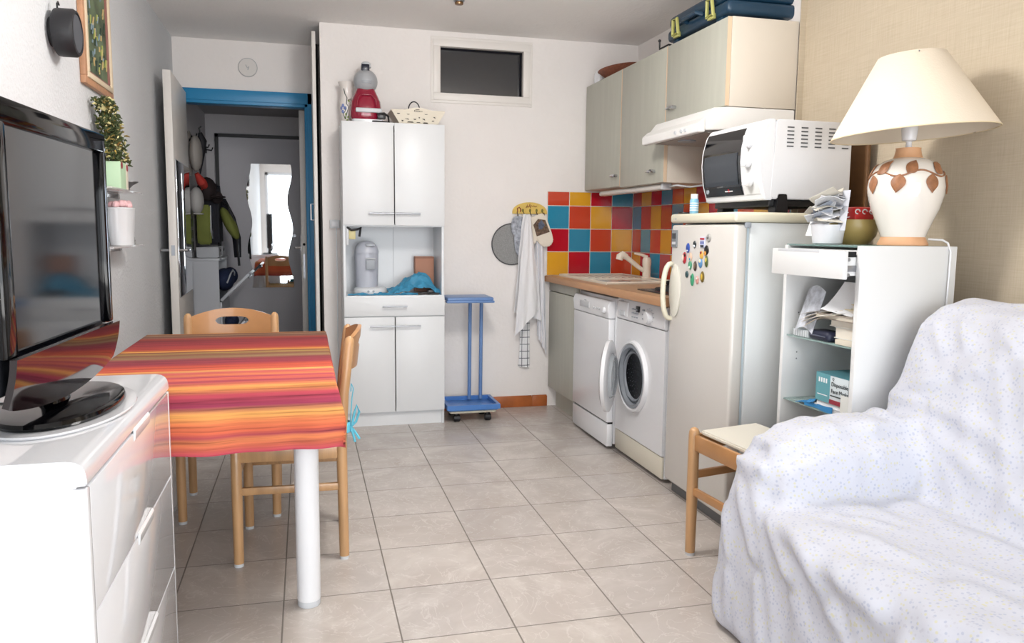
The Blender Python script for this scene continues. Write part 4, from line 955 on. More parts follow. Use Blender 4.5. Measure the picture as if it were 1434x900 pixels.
def make_chair(label, loc, rz):
    t = thing('dining_chair', label, 'chair', (0, 0, 0))
    hw = .185
    for s_ in (-1, 1):
        # rear post: straight to the seat, then raked back
        l = MB().tube([(s_*hw, .185, .012), (s_*hw, .182, .25), (s_*hw, .18, .45), (s_*hw, .19, .62), (s_*hw, .212, .80), (s_*hw, .214, .815), (s_*hw, .215, .824)], .018, 16, rad=[.0175, .0185, .0195, .019, .0185, .015, .006]).build('leg', BEECH, t, label='rear post of turned beech')
        MB().cyl((s_*hw, .185, 0), (s_*hw, .185, .012), .0165, n=16).build('foot_cap', LGREY, l)
        l = MB().tube([(s_*hw, -.185, .012), (s_*hw, -.185, .25), (s_*hw, -.185, .44), (s_*hw, -.185, .452), (s_*hw, -.185, .458)], .019, 16, rad=[.0175, .019, .019, .015, .006]).build('leg', BEECH, t)
        MB().cyl((s_*hw, -.185, 0), (s_*hw, -.185, .012), .0165, n=16).build('foot_cap', LGREY, l)
    def rail(x0, y0, x1, y1, z, h=.028, w_=.017):
        d = Vector((x1-x0, y1-y0, 0)); L_ = d.length; d.normalize()
        M = Matrix(((d.x, -d.y, 0, x0), (d.y, d.x, 0, y0), (0, 0, 1, z), (0, 0, 0, 1)))
        MB().box(0, L_, -w_/2, w_/2, -h/2, h/2, .004, M=M).build('rail', BEECH, t)
    for s_ in (-1, 1):
        rail(s_*hw, -.185, s_*hw, .182, .275); rail(s_*hw, -.185, s_*hw, .182, .405, .05)
    rail(-hw, .183, hw, .183, .35); rail(-hw, -.185, hw, -.185, .33); rail(-hw, -.185, hw, -.185, .405, .05); rail(-hw, .18, hw, .18, .405, .05)
    MB().box(-.172, .172, -.17, .165, .415, .437, .008).build('seat', mat('woven_straw_seat', '#c9a565', .7, nscale=60, namt=.25, bump=.4, bscale=90), t)
    # curved top slat with a slot
    n_ = 28; bmx = bmesh.new(); rows = []
    def cur(x): return .212+.045*(1-(x/hw)**2)
    def top(x): return .805+.035*(1-(x/hw)**2)*1.05
    def bot(x): return .70-.006*(1-(x/hw)**2)
    sx, szc, sh = .075, .785, .018
    def P(x, z, off): return (x, cur(x)+off-(.80-z)*.12, z)
    b = MB()
    def quadstrip(xa, xb, za, zb, n__):
        b.grid(lambda u, v: P(xa+(xb-xa)*u, (za(xa+(xb-xa)*u) if callable(za) else za)+((zb(xa+(xb-xa)*u) if callable(zb) else zb)-(za(xa+(xb-xa)*u) if callable(za) else za))*v, 0), n__, 4, .014)
    hsl = lambda x: sh*math.sqrt(max(0, 1-(x/sx)**4))
    quadstrip(-hw+.008, -sx, bot, top, 8); quadstrip(sx, hw-.008, bot, top, 8)
    quadstrip(-sx, sx, bot, lambda x: szc-hsl(x), 16); quadstrip(-sx, sx, lambda x: szc+hsl(x), top, 16)
    b.build('backrest', BEECH2, t)
    t.location = loc; t.rotation_euler = (0, 0, rz)
    return t
bpy.context.view_layer.update()
c1 = make_chair('beech chair at the head of the table before the doorway', (-2.532, -1.615, 0), R(1))
for ch in list(c1.children):
    pass
def copy_tree(o, parent=None):
    c = o.copy(); COL.objects.link(c)
    if parent: c.parent = parent
    for ch in o.children: copy_tree(ch, c)
    return c
bpy.context.view_layer.update()
c2 = copy_tree(c1); c2.location = (-2.268, -2.108, 0); c2.rotation_euler = (0, 0, R(-92))
c2['label'] = 'beech chair at the long side of the table, blue ribbon on its post'
for c in (c1, c2): c['group'] = 'beech dining chairs at the table'
# seat cushion with turquoise ribbons, tied to the side chair
t = thing('seat_cushion', 'cushion on the side chair with turquoise ribbons tied to the post', 'cushion', (-2.268, -2.108, .438))
MB().box(-2.43, -2.11, -2.27, -1.95, .438, .472, .014, 3).build('pad', mat('turquoise_cloth', '#58b4cc', .8), t)
RB = mat('turquoise_ribbon', '#62bcd4', .7)
px_, py_ = -2.082, -2.286
MB().lathe([(.0215, .472), (.0225, .478), (.0225, .505), (.0215, .511)], (px_, py_, 0), 20, cap=False).build('ribbon_wrap', RB, t)
b = MB()
for pts in ([(0, 0, 0), (.018, -.008, .02), (.03, -.005, .055), (.022, -.004, .08), (.012, -.006, .05), (.004, -.006, .01)], [(0, 0, 0), (.015, -.005, -.02), (.03, -.008, -.045)], [(0, 0, 0), (.008, -.008, -.03), (.014, -.006, -.055)]):
    b.tube([(px_+.022+p[0], py_-.008+p[1], .492+p[2]) for p in pts], .0045, 6)
b.tube([(px_+.02, py_-.004, .50), (px_+.028, py_+.0, .60), (px_+.033, py_, .63), (px_+.026, py_, .65), (px_+.024, py_, .62)], .002, 6)
b.build('bow', RB, t)

# ------------------------------------------------------------------ white gloss chest with the television
ux0, ux1, uy0, uy1, uz = XL+.012, -2.585, -3.68, -2.815, .80
t = thing('chest_of_drawers', 'white high-gloss chest of drawers carrying the television', 'chest of drawers', (-2.81, -3.25, 0))
b = MB()
# carcass with rounded long top edge
prof = [(ux0, .01), (ux0, uz-.004), (ux0+.004, uz), (ux1-.03, uz), (ux1-.014, uz-.004), (ux1-.004, uz-.014), (ux1, uz-.03), (ux1, uz-.045), (ux1-.02, uz-.047), (ux1-.02, .01)]
b.prism(prof, 'y', uy0, uy1, r=.0025); b.build('carcass', GLOSSW, t, 35)
MB().box(ux0, ux1, uy0-.001, uy0+.02, .01, uz-.05, .002).build('side_panel', GLOSSW, t)
MB().box(ux0, ux1, uy1-.02, uy1+.001, .01, uz-.05, .002).build('side_panel', GLOSSW, t)
dzs = [.012, .245, .512, .752]
for k in range(3):
    d = MB().box(ux1-.019, ux1, uy0+.022, uy1-.022, dzs[k]+.002, dzs[k+1]-.002, .0025).build('drawer', GLOSSW, t)
    zc = dzs[k+1]+.0
    MB().prism([(ux1-.001, zc-.022), (ux1+.003, zc-.018), (ux1+.005, zc+.004), (ux1-.001, zc+.010)], 'y', -3.29, -3.12, r=.0015).build('handle', mat('handle_white', '#e6e8ea', .2), d)
# television
t = thing('television', 'large black flat television with oval glossy base on the white chest', 'television', (-2.81, -3.29, uz))
MB().lathe([(0, .0), (1, 0), (1.02, .006), (1, .014), (.9, .018), (0, .02)], (0, 0, 0), 56, M=Matrix.Translation((-2.735, -3.245, uz+.0075)) @ Matrix.Diagonal((.118, .232, 1, 1)), cap=False).build('base', BLACKG, t)
MB().lathe([(0, 0), (.05, 0), (.04, .02), (.035, .08), (0, .08)], (-2.75, -3.25, uz+.025), 24, M=Matrix.Diagonal((.6, 1.4, 1, 1))).build('neck', BLACKG, t)
TV = Matrix.Translation((-2.715, -2.95, 1.165)) @ Matrix.Rotation(R(-3.2), 4, 'Z')
# local: x = out of the screen, y along the width (negative towards the camera), z up
w_, h_ = .64, .56
MB().box(-.055, .012, -w_+.004, -.004, -.27, .262, .012, 3, M=TV).build('back_shell', BLACKP, t)
b = MB(); b.box(.0, .028, -w_, 0, .222, .268, .006, 2, M=TV).box(.0, .028, -w_, -w_+.05, -.20, .225, .006, 2, M=TV).box(.0, .028, -.034, 0, -.20, .225, .006, 2, M=TV)
b.build('bezel', BLACKG, t)
MB().box(.027, .0295, -.024, -.018, -.19, .25, .001, M=TV).build('edge_highlight', mat('dark_chrome', '#70747c', .12, .9), t)
b = MB()
def chin(u, v):
    y = -w_*u; zlo = -.285-.035*math.sin(PI*u)**.8; z = -.198+(zlo+.198)*v
    return TV @ Vector((.03-.006*v-.012*v*v, y, z))
b.grid(chin, 30, 10, .012); b.build('lower_bezel', mat('wine_reflection_gloss', '#14060a', .06, spec=.8), t)  # wine tint of a reflection put into the bezel colour
b = MB(); b.grid(lambda u, v: TV @ Vector((.022-.03*v, -w_*(.04+.92*u), -.283-.034*math.sin(PI*u)**.8)), 30, 3, .004); b.build('chin_underside', BLACKP, t)
MB().box(.005, .016, -w_+.045, -.03, -.202, .226, M=TV).build('screen', mat('tv_screen', '#0d0e13', .09, spec=.8), t)
MB().box(.030, .0318, -w_+.05, -.04, -.207, -.199, M=TV).build('trim_line', STEEL, t)
b = MB()
b.box(.0300, .0318, -.165, -.159, -.262, -.237, .001, M=TV); b.box(.0300, .0318, -.153, -.148, -.257, -.237, .001, M=TV)
b.build('emblem', LGREY, t)
t = thing('turntable', 'thin white swivel disc under the base of the television', 'turntable', (-2.735, -3.25, uz))
MB().lathe([(0, 0), (1, 0), (1.01, .003), (1, .006), (0, .006)], (0, 0, 0), 56, M=Matrix.Translation((-2.735, -3.245, uz+.0005)) @ Matrix.Diagonal((.142, .268, 1, 1)), cap=False).build('disc', GLOSSW, t)
# ------------------------------------------------------------------ on the left wall
t = thing('wall_speaker', 'round black drum-shaped fitting high on the left wall', 'wall lamp', (XL, -2.05, 1.86))
Mx = Matrix.Rotation(R(90), 4, 'Y')
MB().lathe([(0, .012), (.065, .012), (.078, .02), (.08, .03), (.08, .075), (.074, .084), (.066, .086), (.064, .08), (0, .08)], (XL, -2.035, 1.868), 40, M=Mx, cap=False).build('housing', mat('matt_black', '#1e1e22', .5), t)
MB().lathe([(0, .0815), (.063, .0815), (.063, .0825), (0, .083)], (XL, -2.035, 1.868), 40, M=Mx, cap=False).build('front_disc', mat('grey_speaker_cloth', '#4c4f55', .6), t)
MB().cyl((XL, -2.035, 1.868), (XL+.014, -2.035, 1.868), .05, n=24).build('mount', BLACKP, t)
MB().tube([(XL+.03, -2.06, 1.943), (XL+.03, -2.062, 1.958), (XL+.03, -2.05, 1.966), (XL+.03, -2.038, 1.958)], .003, 6).build('screw_hook', BLACKP, t)
t = thing('framed_painting', 'framed green landscape painting hanging on the left wall', 'painting', (XL, -1.45, 2.1))
GOLD = mat('pinkish_gold_frame', '#b98a68', .45, nscale=30, namt=.15)
fy0, fy1, fz0, fz1 = -1.69, -1.225, 1.76, 2.44
b = MB()
def ringx(b, y0, y1, z0, z1, x0, x1, t_):
    b.box(x0, x1, y0, y1, z1-t_, z1, .003).box(x0, x1, y0, y1, z0, z0+t_, .003).box(x0, x1, y0, y0+t_, z0+t_, z1-t_, .003).box(x0, x1, y1-t_, y1, z0+t_, z1-t_, .003)
ringx(b, fy0, fy1, fz0, fz1, XL+.001, XL+.022, .03); b.build('outer_frame', GOLD, t)
b = MB(); ringx(b, fy0+.026, fy1-.026, fz0+.026, fz1-.026, XL+.001, XL+.028, .022); b.build('middle_frame', mat('cream_frame', '#d9c8ac', .5), t)
b = MB(); ringx(b, fy0+.045, fy1-.045, fz0+.045, fz1-.045, XL+.001, XL+.02, .014); b.build('inner_frame', mat('dark_pink_frame', '#8a5a50', .5), t)
MB().box(XL+.002, XL+.012, fy0+.055, fy1-.055, fz0+.055, fz1-.055).build('canvas', mat('painted_landscape', '#5c6b50', .6, nscale=9, namt=.65), t)
b = MB()
rnd = random.Random(3)
for k in range(70):
    y = rnd.uniform(fy0+.07, fy1-.07); z = fz0+.07+abs(rnd.gauss(0, .2)); z = min(z, fz1-.07)
    b.tube([(XL+.0125, y, z), (XL+.0135, y+rnd.uniform(-.02, .02), z+rnd.uniform(.01, .05))], .004, 5, mi=rnd.randrange(4))
b.build('brushwork', [simple('paint_yellow_green', '#9aa05a'), simple('paint_dark_green', '#2f4034'), simple('paint_ochre', '#b8a070'), simple('paint_blue_grey', '#7d8f98')], t)
for lbl, z in (('clear acrylic wall shelf holding the little tree', 1.362), ('clear acrylic wall shelf holding the white bucket', 1.125)):
    t = thing('wall_shelf', lbl, 'shelf', (XL, -1.3, z), group='acrylic shelves on the left wall')
    MB().box(XL, -2.935, -1.75, -1.13, z-.008, z, .002).build('shelf_board', CLEAR, t)
    MB().box(XL, XL+.008, -1.75, -1.13, z-.03, z-.008, .002).build('wall_strip', CLEAR, t)
t = thing('tinsel_tree', 'small leaning artificial tree with gold tinsel in a gift-box pot', 'artificial tree', (-2.985, -1.4, 1.362))
MB().box(-3.03, -2.945, -1.52, -1.38, 1.3625, 1.475, .003).build('pot', mat('pale_green_card', '#b9d6b4', .6), t)
b = MB()
for z in (1.37,): b.box(-3.031, -2.944, -1.4185, -1.3795, 1.364, 1.474, .001)
b.build('pot_side_band', mat('cream_card', '#e6dccb', .6), t)
b = MB(); b.cyl((-2.9435, -1.40, 1.455), (-2.942, -1.40, 1.455), .014, n=16).cyl((-2.9435, -1.50, 1.46), (-2.942, -1.50, 1.46), .014, n=16); b.build('red_ornament', simple('card_red', '#9c3540'), t)
b = MB(); trunk = [(-2.985, -1.45, 1.475), (-2.985, -1.45, 1.55), (-2.99, -1.48, 1.64), (-2.99, -1.56, 1.70)]
b.tube(trunk, .006, 6); b.build('stem', simple('stem_brown', '#4a3a2a'), t)
rnd = random.Random(11)
gb, ob, yb2 = MB(), MB(), MB()
for k in range(900):
    f = rnd.random(); z = 1.475+f*.235
    wy = .15*(1-f)**.9+.03; cyy = -1.40-.17*f**1.3+.02*math.sin(f*18)
    a = rnd.uniform(0, 2*PI); rr = rnd.uniform(.25, 1)
    p = Vector((-2.985+.042*rr*math.cos(a), cyy+wy*rr*math.sin(a), z+rnd.uniform(-.01, .01)))
    p.x = max(p.x, XL+.008)
    d = Vector((rnd.uniform(-.5, 1), rnd.uniform(-1, 1), rnd.uniform(-.3, .6))).normalized()*rnd.uniform(.012, .026)
    q = p+d; q.x = max(q.x, XL+.006)
    tgt = gb if k % 4 else (ob if k % 8 else yb2)
    tgt.tube([p, (p+q)/2+Vector((0, 0, .003)), q], .003, 4, rad=[.003, .0045, .001])
gb.build('needles', mat('dark_green_needles', '#44502e', .6), t, 0); ob.build('tinsel', mat('gold_tinsel', '#b8a465', .25, .7), t, 0); yb2.build('blossom', mat('pale_yellow_blossom', '#d9cf95', .6), t, 0)
b = MB()
for k in range(14): b.ball((-2.99+rnd.uniform(-.02, .03), -1.555+rnd.uniform(-.03, .03), 1.70+rnd.uniform(-.02, .02)), .014, .016, .006, 8, M=Matrix.Rotation(rnd.uniform(-1, 1), 4, 'X'))
b.build('top_flower', mat('pale_yellow_blossom', '#d9cf95', .6), t)
t = thing('silver_ornament', 'small silver openwork ornament on the upper acrylic shelf', 'ornament', (-2.98, -1.25, 1.362))
SV = mat('tarnished_silver', '#8f9092', .3, .9)
b = MB(); b.lathe([(0, 1.3625), (.012, 1.3625), (.006, 1.375), (.02, 1.39), (.045, 1.405), (.044, 1.408), (.018, 1.394), (0, 1.385)], (-2.975, -1.235, 0), 24, cap=False); b.build('dish', SV, t)
b = MB()
for k in range(3): b.tube([(-3.0+.012*math.cos(a*PI/5), -1.32+.014*math.sin(a*PI/5), 1.38+k*.02) for a in range(10)], .0025, 6, True)
b.tube([(-3.0, -1.305, 1.3625), (-3.0, -1.305, 1.435)], .003, 6).tube([(-3.0, -1.335, 1.3625), (-3.0, -1.335, 1.435)], .003, 6)
b.build('filigree', SV, t)
t = thing('flower_bucket', 'white bucket filled with pale pink paper roses on the lower shelf', 'bucket', (-2.985, -1.36, 1.125))
bx, by = -2.982, -1.365; Mb = Matrix.Diagonal((.62, 1, 1, 1))
MB().lathe([(0, 0), (.072, 0), (.074, .004), (.086, .155), (.089, .158), (.086, .162), (.08, .15), (0, .14)], (bx, by, 1.1255), 40, M=Mb, cap=False).build('bucket', mat('white_bucket', '#e3e6e9', .4), t)
rnd = random.Random(5)
b = MB()
for k in range(16):
    a = k*2.4; rr = .065*math.sqrt((k+.5)/16); c = (bx+rr*math.cos(a)*.6, by+rr*math.sin(a)*1.1, 1.292+rnd.uniform(0, .012))
    b.ball(c, .015, .018, .017, 10)
    b.tube([(c[0]+.012*math.cos(q*.9)*(1-q*.06), c[1]+.015*math.sin(q*.9)*(1-q*.06), c[2]+.006+q*.001) for q in range(10)], .0025, 5)
b.build('rose', mat('pale_pink_paper', '#e9bfc2', .8), t)
t = thing('beaded_figure', 'tiny silver beaded figure beside the white bucket', 'ornament', (-2.97, -1.2, 1.125))
b = MB()
for k in range(6): b.ball((-2.965, -1.215+.006*math.sin(k*1.7), 1.131+k*.012), .007-.0004*k, n=8)
b.build('beads', SV, t)
for o_ in (t,): pass

# ------------------------------------------------------------------ stool, display unit, lamp
t = thing('low_stool', 'beech stool with cream seat between the fridge and the sofa arm', 'stool', (-.66, -2.73, 0))
S0 = ((-.828, -2.565), (-.53, -2.50), (-.50, -2.83), (-.80, -2.90))
for si, (x, y) in enumerate(S0):
    e_ = 0 if si == 0 else -.03
    l = MB().tube([(x, y, .012), (x, y, .25), (x, y, .46+e_), (x, y, .475+e_), (x, y, .485+e_), (x, y, .490+e_)], .02, 16, rad=[.0185, .021, .0205, .019, .014, .005]).build('leg', BEECH, t)
    MB().cyl((x, y, 0), (x, y, .012), .017, n=16).build('foot_cap', LGREY, l)
def rail2(a, c, z, h=.03, w_=.017):
    d = Vector((c[0]-a[0], c[1]-a[1], 0)); L_ = d.length; d.normalize()
    M = Matrix(((d.x, -d.y, 0, a[0]), (d.y, d.x, 0, a[1]), (0, 0, 1, z), (0, 0, 0, 1)))
    MB().box(.01, L_-.01, -w_/2, w_/2, -h/2, h/2, .004, M=M).build('rail', BEECH2, t)
for i in range(4):
    rail2(S0[i], S0[(i+1) % 4], .435, .06); rail2(S0[i], S0[(i+1) % 4], .31 if i % 2 == 0 else .25, .03)
MB().prism([(-.81, -2.58), (-.545, -2.52), (-.515, -2.815), (-.785, -2.88)], 'z', .4655, .482, r=.005).build('seat', mat('cream_seat_vinyl', '#ded9cc', .5), t)

# display unit
UX0, UX1, UY0, UY1, UZ = -.475, -.10, -2.97, -2.55, 1.167
t = thing('display_unit', 'white narrow shelf unit with open drawer and glass shelves under the lamp', 'shelf unit', (-.29, -2.76, 0))
UW = mat('unit_white_laminate', '#dfe0e0', .35)
MB().box(UX0, UX1, UY0, UY0+.02, 0, UZ, .0015).build('side_panel', UW, t)
MB().box(UX0, UX1, UY1-.018, UY1, 0, UZ-.004, .0015).build('side_panel', UW, t)
MB().box(UX1-.015, UX1, UY0+.02, UY1-.018, .02, UZ-.01).build('back_panel', UW, t)
MB().box(UX0+.02, UX1-.015, UY0+.02, UY1-.018, .03, .05).build('bottom_panel', UW, t)
MB().box(UX0+.005, UX1-.015, UY0+.021, UY1-.003, UZ-.006, UZ+.001, .0015).build('glass_top', mat('green_glass_top', '#7d9a96', .04, alpha=.8, spec=.8), t)
MB().box(UX0+.01, UX1-.015, UY0+.021, UY1-.018, UZ-.03, UZ-.015).build('top_rail', UW, t)
for z in (.83, .588): MB().box(UX0+.012, UX1-.016, UY0+.021, UY1-.019, z-.006, z, .0008).build('glass_shelf', mat('shelf_glass', '#a9c4c0', .04, alpha=.55, spec=.8), t)
for z in (.91, .76, .735, .48): MB().cyl((UX0+.06, UY1-.0185, z), (UX0+.06, UY1-.0175, z), .003, n=8).build('peg_hole', simple('peg_metal', '#77797c', .4), t)
d = MB().box(-.55, -.533, -2.985, -2.585, 1.06, 1.152, .002).build('drawer', UW, t)
MB().box(-.5505, -.5485, -2.86, -2.62, 1.142, 1.1525, .001).build('grip_edge', LGREY, d)
MB().box(-.533, -.16, -2.945, -2.935, 1.07, 1.13, .001).build('drawer_side', UW, d)
MB().box(-.533, -.16, -2.605, -2.595, 1.07, 1.13, .001).build('drawer_side', UW, d)
MB().box(-.533, -.16, -2.935, -2.605, 1.07, 1.078).build('drawer_bottom', UW, d)
MB().box(-.53, -.47, -2.952, -2.945, 1.083, 1.103, .001).build('runner', STEEL, d)
for z in (1.072, 1.122): MB().cyl((-.502, -2.9451, z), (-.502, -2.949, z), .006, n=14).build('screw', STEEL, d)
MB().box(-.53, -.476, -2.949, -2.945, 1.13, 1.148).build('slot', DARK, d)

# papers and books on its shelves (top shelf z=.83)
t = thing('white_box', 'small white box at the bottom of the book stack', 'box', (-.4, -2.88, .83))
MB().box(-.46, -.20, -2.94, -2.845, .8305, .848, .002).build('carton', mat('book_cream', '#d8d0c0', .7), t)
def book(lbl, x0, x1, y0, y1, z0, z1, c, pg='#e6e0d4'):
    t_ = thing('book', lbl, 'book', ((x0+x1)/2, (y0+y1)/2, z0), group='books stacked on the upper glass shelf')
    MB().box(x0, x1, y0, y1, z0, z0+.003).box(x0, x1, y0, y1, z1-.003, z1).box(x0, x1, y0, y0+.003, z0, z1).build('cover', simple('cover_'+c.strip('#'), c, .5), t_)
    MB().box(x0+.003, x1-.003, y0+.003, y1-.004, z0+.003, z1-.003).build('pages', simple('pages_'+pg.strip('#'), pg, .8), t_)
book('thick white-covered book just above the lowest box of the stack', -.445, -.23, -2.94, -2.82, .8485, .888, '#d8d9d4')
book('white thin book in the middle of the stack', -.45, -.22, -2.94, -2.80, .8885, .912, '#dcd8cf')
book('grey-brown magazine-sized book above the white thin one', -.47, -.22, -2.945, -2.74, .9125, .930, '#9a8f84', '#cfc8ba')
book('cream paperback near the top right of the stack', -.44, -.22, -2.945, -2.86, .9305, .952, '#e2d6b4')
book('small cream book topmost of the stack', -.43, -.22, -2.945, -2.88, .9525, .970, '#dccfa8')
t = thing('paper_pile', 'loose curling papers and leaflets spilling left of the books', 'papers', (-.42, -2.75, .93))
rnd = random.Random(9)
for k, c in enumerate(('#dcd6cb', '#c9bfae', '#e4e2de', '#8f8a86', '#d9cbb4', '#e3e3e4')):
    zz = .9305+k*.004; o_ = rnd.uniform(-.02, .02); dr_ = .02+.03*rnd.random()
    b = MB(); b.grid(lambda u, v: (-.485+.20*u+.01*k*(1-v), -2.855+o_+.17*v, zz+.002*k*u-dr_*(v**3)*.6-dr_*.7*(1-u)**3*v), 12, 12, .0012)
    b.build('sheet', simple('sheet_'+c.strip('#'), c, .8), t)
b = MB(); b.grid(lambda u, v: (-.47+.07*v**.6+.02*u, -2.77-.14*u-.03*v, .945+.095*v-.015*u*(1-v)), 12, 12, .0012); b.build('big_sheet', PAPER, t)
b = MB(); b.grid(lambda u, v: (-.47+.05*u, -2.73+.10*v, .85+.15*u+.02*math.sin(v*3)), 8, 8, .0015); b.build('leaning_leaflet', mat('printed_leaflet', '#c9cdd6', .7, nscale=50, namt=.3), t)
t = thing('red_ball', 'dark red rounded object half hidden at the back of the top shelf', 'ball', (-.35, -2.91, .99))
MB().ball((-.36, -2.925, 1.01), .026, .022, .034, 20).build('body', simple('dark_red', '#9c2233', .4), t)
MB().cyl((-.36, -2.925, .9705), (-.36, -2.925, .98), .012, n=12).build('neck', simple('dark_red', '#9c2233', .4), t)
t = thing('dark_pouch', 'dark navy glasses pouch lying on the upper glass shelf', 'pouch', (-.43, -2.76, .83))
MB().box(-.465, -.39, -2.815, -2.70, .8305, .866, .014, 3).build('body', mat('navy_leather', '#20243a', .45), t)
MB().box(-.467, -.40, -2.80, -2.715, .846, .850, .001).build('zip', simple('zip_grey', '#5b6070', .4), t)
t = thing('clear_case', 'small clear plastic case left of the dark pouch', 'case', (-.43, -2.64, .83))
MB().box(-.46, -.41, -2.695, -2.60, .8305, .858, .004).build('body', mat('clear_plastic_case', '#dfe6ea', .1, alpha=.55), t)
b = MB()
for k in range(6): b.box(-.4605, -.4595, -2.685+k*.014, -2.68+k*.014, .833, .855)
b.build('rib', LGREY, t)
# middle shelf (z=.588)
t = thing('mask_box', 'teal and white box of disposable face masks on the lower glass shelf', 'box', (-.41, -2.83, .60))
# box sits on a folded cloth
bxM = Matrix.Translation((-.44, -2.80, .622))
MB().box(-.465, -.30, -2.935, -2.765, .6225, .722, .002).build('carton', mat('mask_box_white', '#cdd6da', .5), t)
MB().box(-.4655, -.2995, -2.7655, -2.7645, .623, .7215).build('side_face', mat('mask_box_teal', '#5f9aa4', .5), t)
MB().box(-.4662, -.4645, -2.84, -2.7645, .623, .7215).build('teal_panel', mat('mask_box_teal', '#5f9aa4', .5), t)
MB().box(-.4662, -.4645, -2.935, -2.84, .623, .638).build('red_stripe', simple('mask_box_red', '#8f2b3a'), t)
MB().box(-.466, -.2995, -2.9355, -2.7645, .7205, .7228).build('lid', mat('mask_box_teal_dark', '#4c7f8a', .5), t)
text('lettering', 'Disposable', simple('print_dark', '#30383c'), (-.4664, -2.848, .692), (0, -1, 0), (0, 0, 1), .020, t, .0003, 'LEFT')
text('lettering', 'Face Masks', simple('print_dark', '#30383c'), (-.4664, -2.848, .668), (0, -1, 0), (0, 0, 1), .020, t, .0003, 'LEFT')
text('lettering', 'Q', simple('print_dark', '#30383c'), (-.4664, -2.852, .710), (0, -1, 0), (0, 0, 1), .013, t, .0003, 'LEFT')
MB().box(-.4668, -.4660, -2.90, -2.845, .650, .654).build('print_line', simple('print_dark', '#30383c'), t)
b = MB()
for k in range(4): b.box(-.4668, -.4660, -2.825+k*.013, -2.818+k*.013, .69, .706)
b.box(-.4668, -.4660, -2.83, -2.775, .645, .648); b.build('white_print', PAPER, t)
t = thing('white_cloth', 'folded white cloth under the face mask box', 'cloth', (-.4, -2.85, .588))
MB().box(-.46, -.30, -2.94, -2.76, .5885, .622, .008, 3).build('fold', PAPER, t); MB().box(-.462, -.31, -2.93, -2.755, .603, .607, .001).build('fold_line', LGREY, t)
t = thing('blue_cloth', 'crumpled bright blue cloth beside the mask box', 'cloth', (-.44, -2.70, .588))
b = MB(); b.grid(lambda u, v: (-.47+.10*v, -2.755+.10*u, .5895+.030*(1-u)*(.6+.4*math.sin(v*5))+.006*noise.noise(Vector((u*9, v*9, 0)))), 16, 12, .002); b.build('body', mat('bright_blue_cloth', '#2f7fb8', .6), t, 15)
b = MB(); b.grid(lambda u, v: (-.467-.006*math.sin(u*7), -2.86+.15*u, .5895+.022*v*(1-.4*u)), 14, 5, .002); b.build('hanging_fold', mat('bright_blue_cloth', '#2f7fb8', .6), t, 15)
t = thing('small_carton', 'small upright white carton in front of the mask box', 'box', (-.44, -2.91, .588))
MB().box(-.47, -.4672, -2.948, -2.905, .589, .665).box(-.4695, -.4675, -2.948, -2.925, .589, .665).build('body', mat('carton_pale', '#dadcd8', .6), t)
MB().box(-.4712, -.4698, -2.948, -2.946, .60, .655).build('edge_print', GREYP, t)

# things on top of the display unit
t = thing('letter_holder', 'white holder overflowing with letters and papers on the unit', 'letter holder', (-.42, -2.66, UZ))
MB().lathe([(0, UZ+.0015), (.045, UZ+.0015), (.05, UZ+.005), (.058, UZ+.07), (.056, UZ+.07), (.046, UZ+.006)], (-.405, -2.70, 0), 28, cap=False).build('tub', mat('holder_white', '#d5d6da', .4), t)
rnd = random.Random(21)
for k in range(16):
    a = rnd.uniform(-1, 1); cx_, cy2 = -.405+rnd.uniform(-.02, .02), -2.70+rnd.uniform(-.02, .02)
    M = Matrix.Translation((cx_, cy2, UZ+.085+.006*k)) @ Matrix.Rotation(rnd.uniform(0, 3.1), 4, 'Z') @ Matrix.Rotation(rnd.uniform(-.5, .5), 4, 'X')
    b = MB(); ww, hh = rnd.uniform(.035, .06), rnd.uniform(.03, .05); cv = rnd.uniform(-.02, .02)
    b.grid(lambda u, v: M @ Vector(((u-.5)*2*ww, (v-.5)*2*hh, cv*(2*u-1)**2)), 6, 4, .0012)
    b.build('letter', simple(('paper_a', 'paper_b', 'paper_c', 'paper_d')[k % 4], ('#dcdde2', '#c9c4b8', '#e2e2e4', '#aab0bd')[k % 4], .8), t)
b = MB(); b.grid(lambda u, v: (-.44+.05*v, -2.62-.11*u, UZ+.03+.15*v+.0*u), 6, 6, .0012); b.build('tall_sheet', PAPER, t)
b = MB(); b.grid(lambda u, v: (-.40+.03*v, -2.745-.04*u+.02*v, UZ+.05+.14*v), 6, 6, .0012); b.build('tall_sheet', mat('faint_grey_paper', '#c6c8d0', .8), t)
t = thing('ochre_bowl', 'ochre round bowl behind the lamp base on the unit', 'bowl', (-.25, -2.64, UZ))
MB().lathe([(0, UZ+.0015), (.05, UZ+.0015), (.075, UZ+.03), (.085, UZ+.07), (.083, UZ+.09), (.079, UZ+.09), (.08, UZ+.07), (.07, UZ+.03), (0, UZ+.01)], (-.262, -2.655, 0), 36, cap=False).build('shell', mat('ochre_glaze', '#b09a5e', .35), t)
t = thing('red_packet', 'red packet with white pattern sticking out of the ochre bowl', 'packet', (-.25, -2.66, UZ+.08))
MB().box(-.305, -.22, -2.71, -2.65, UZ+.04, UZ+.135, .01, M=None).build('wrapper', simple('packet_red', '#c9302f', .35), t)
b = MB()
for k in range(3): b.tube([(-.295+k*.03+.01*math.cos(a*.8), -2.7125, UZ+.118+.008*math.sin(a*.8)) for a in range(7)], .0022, 6)
b.build('white_swirl', PAPER, t)

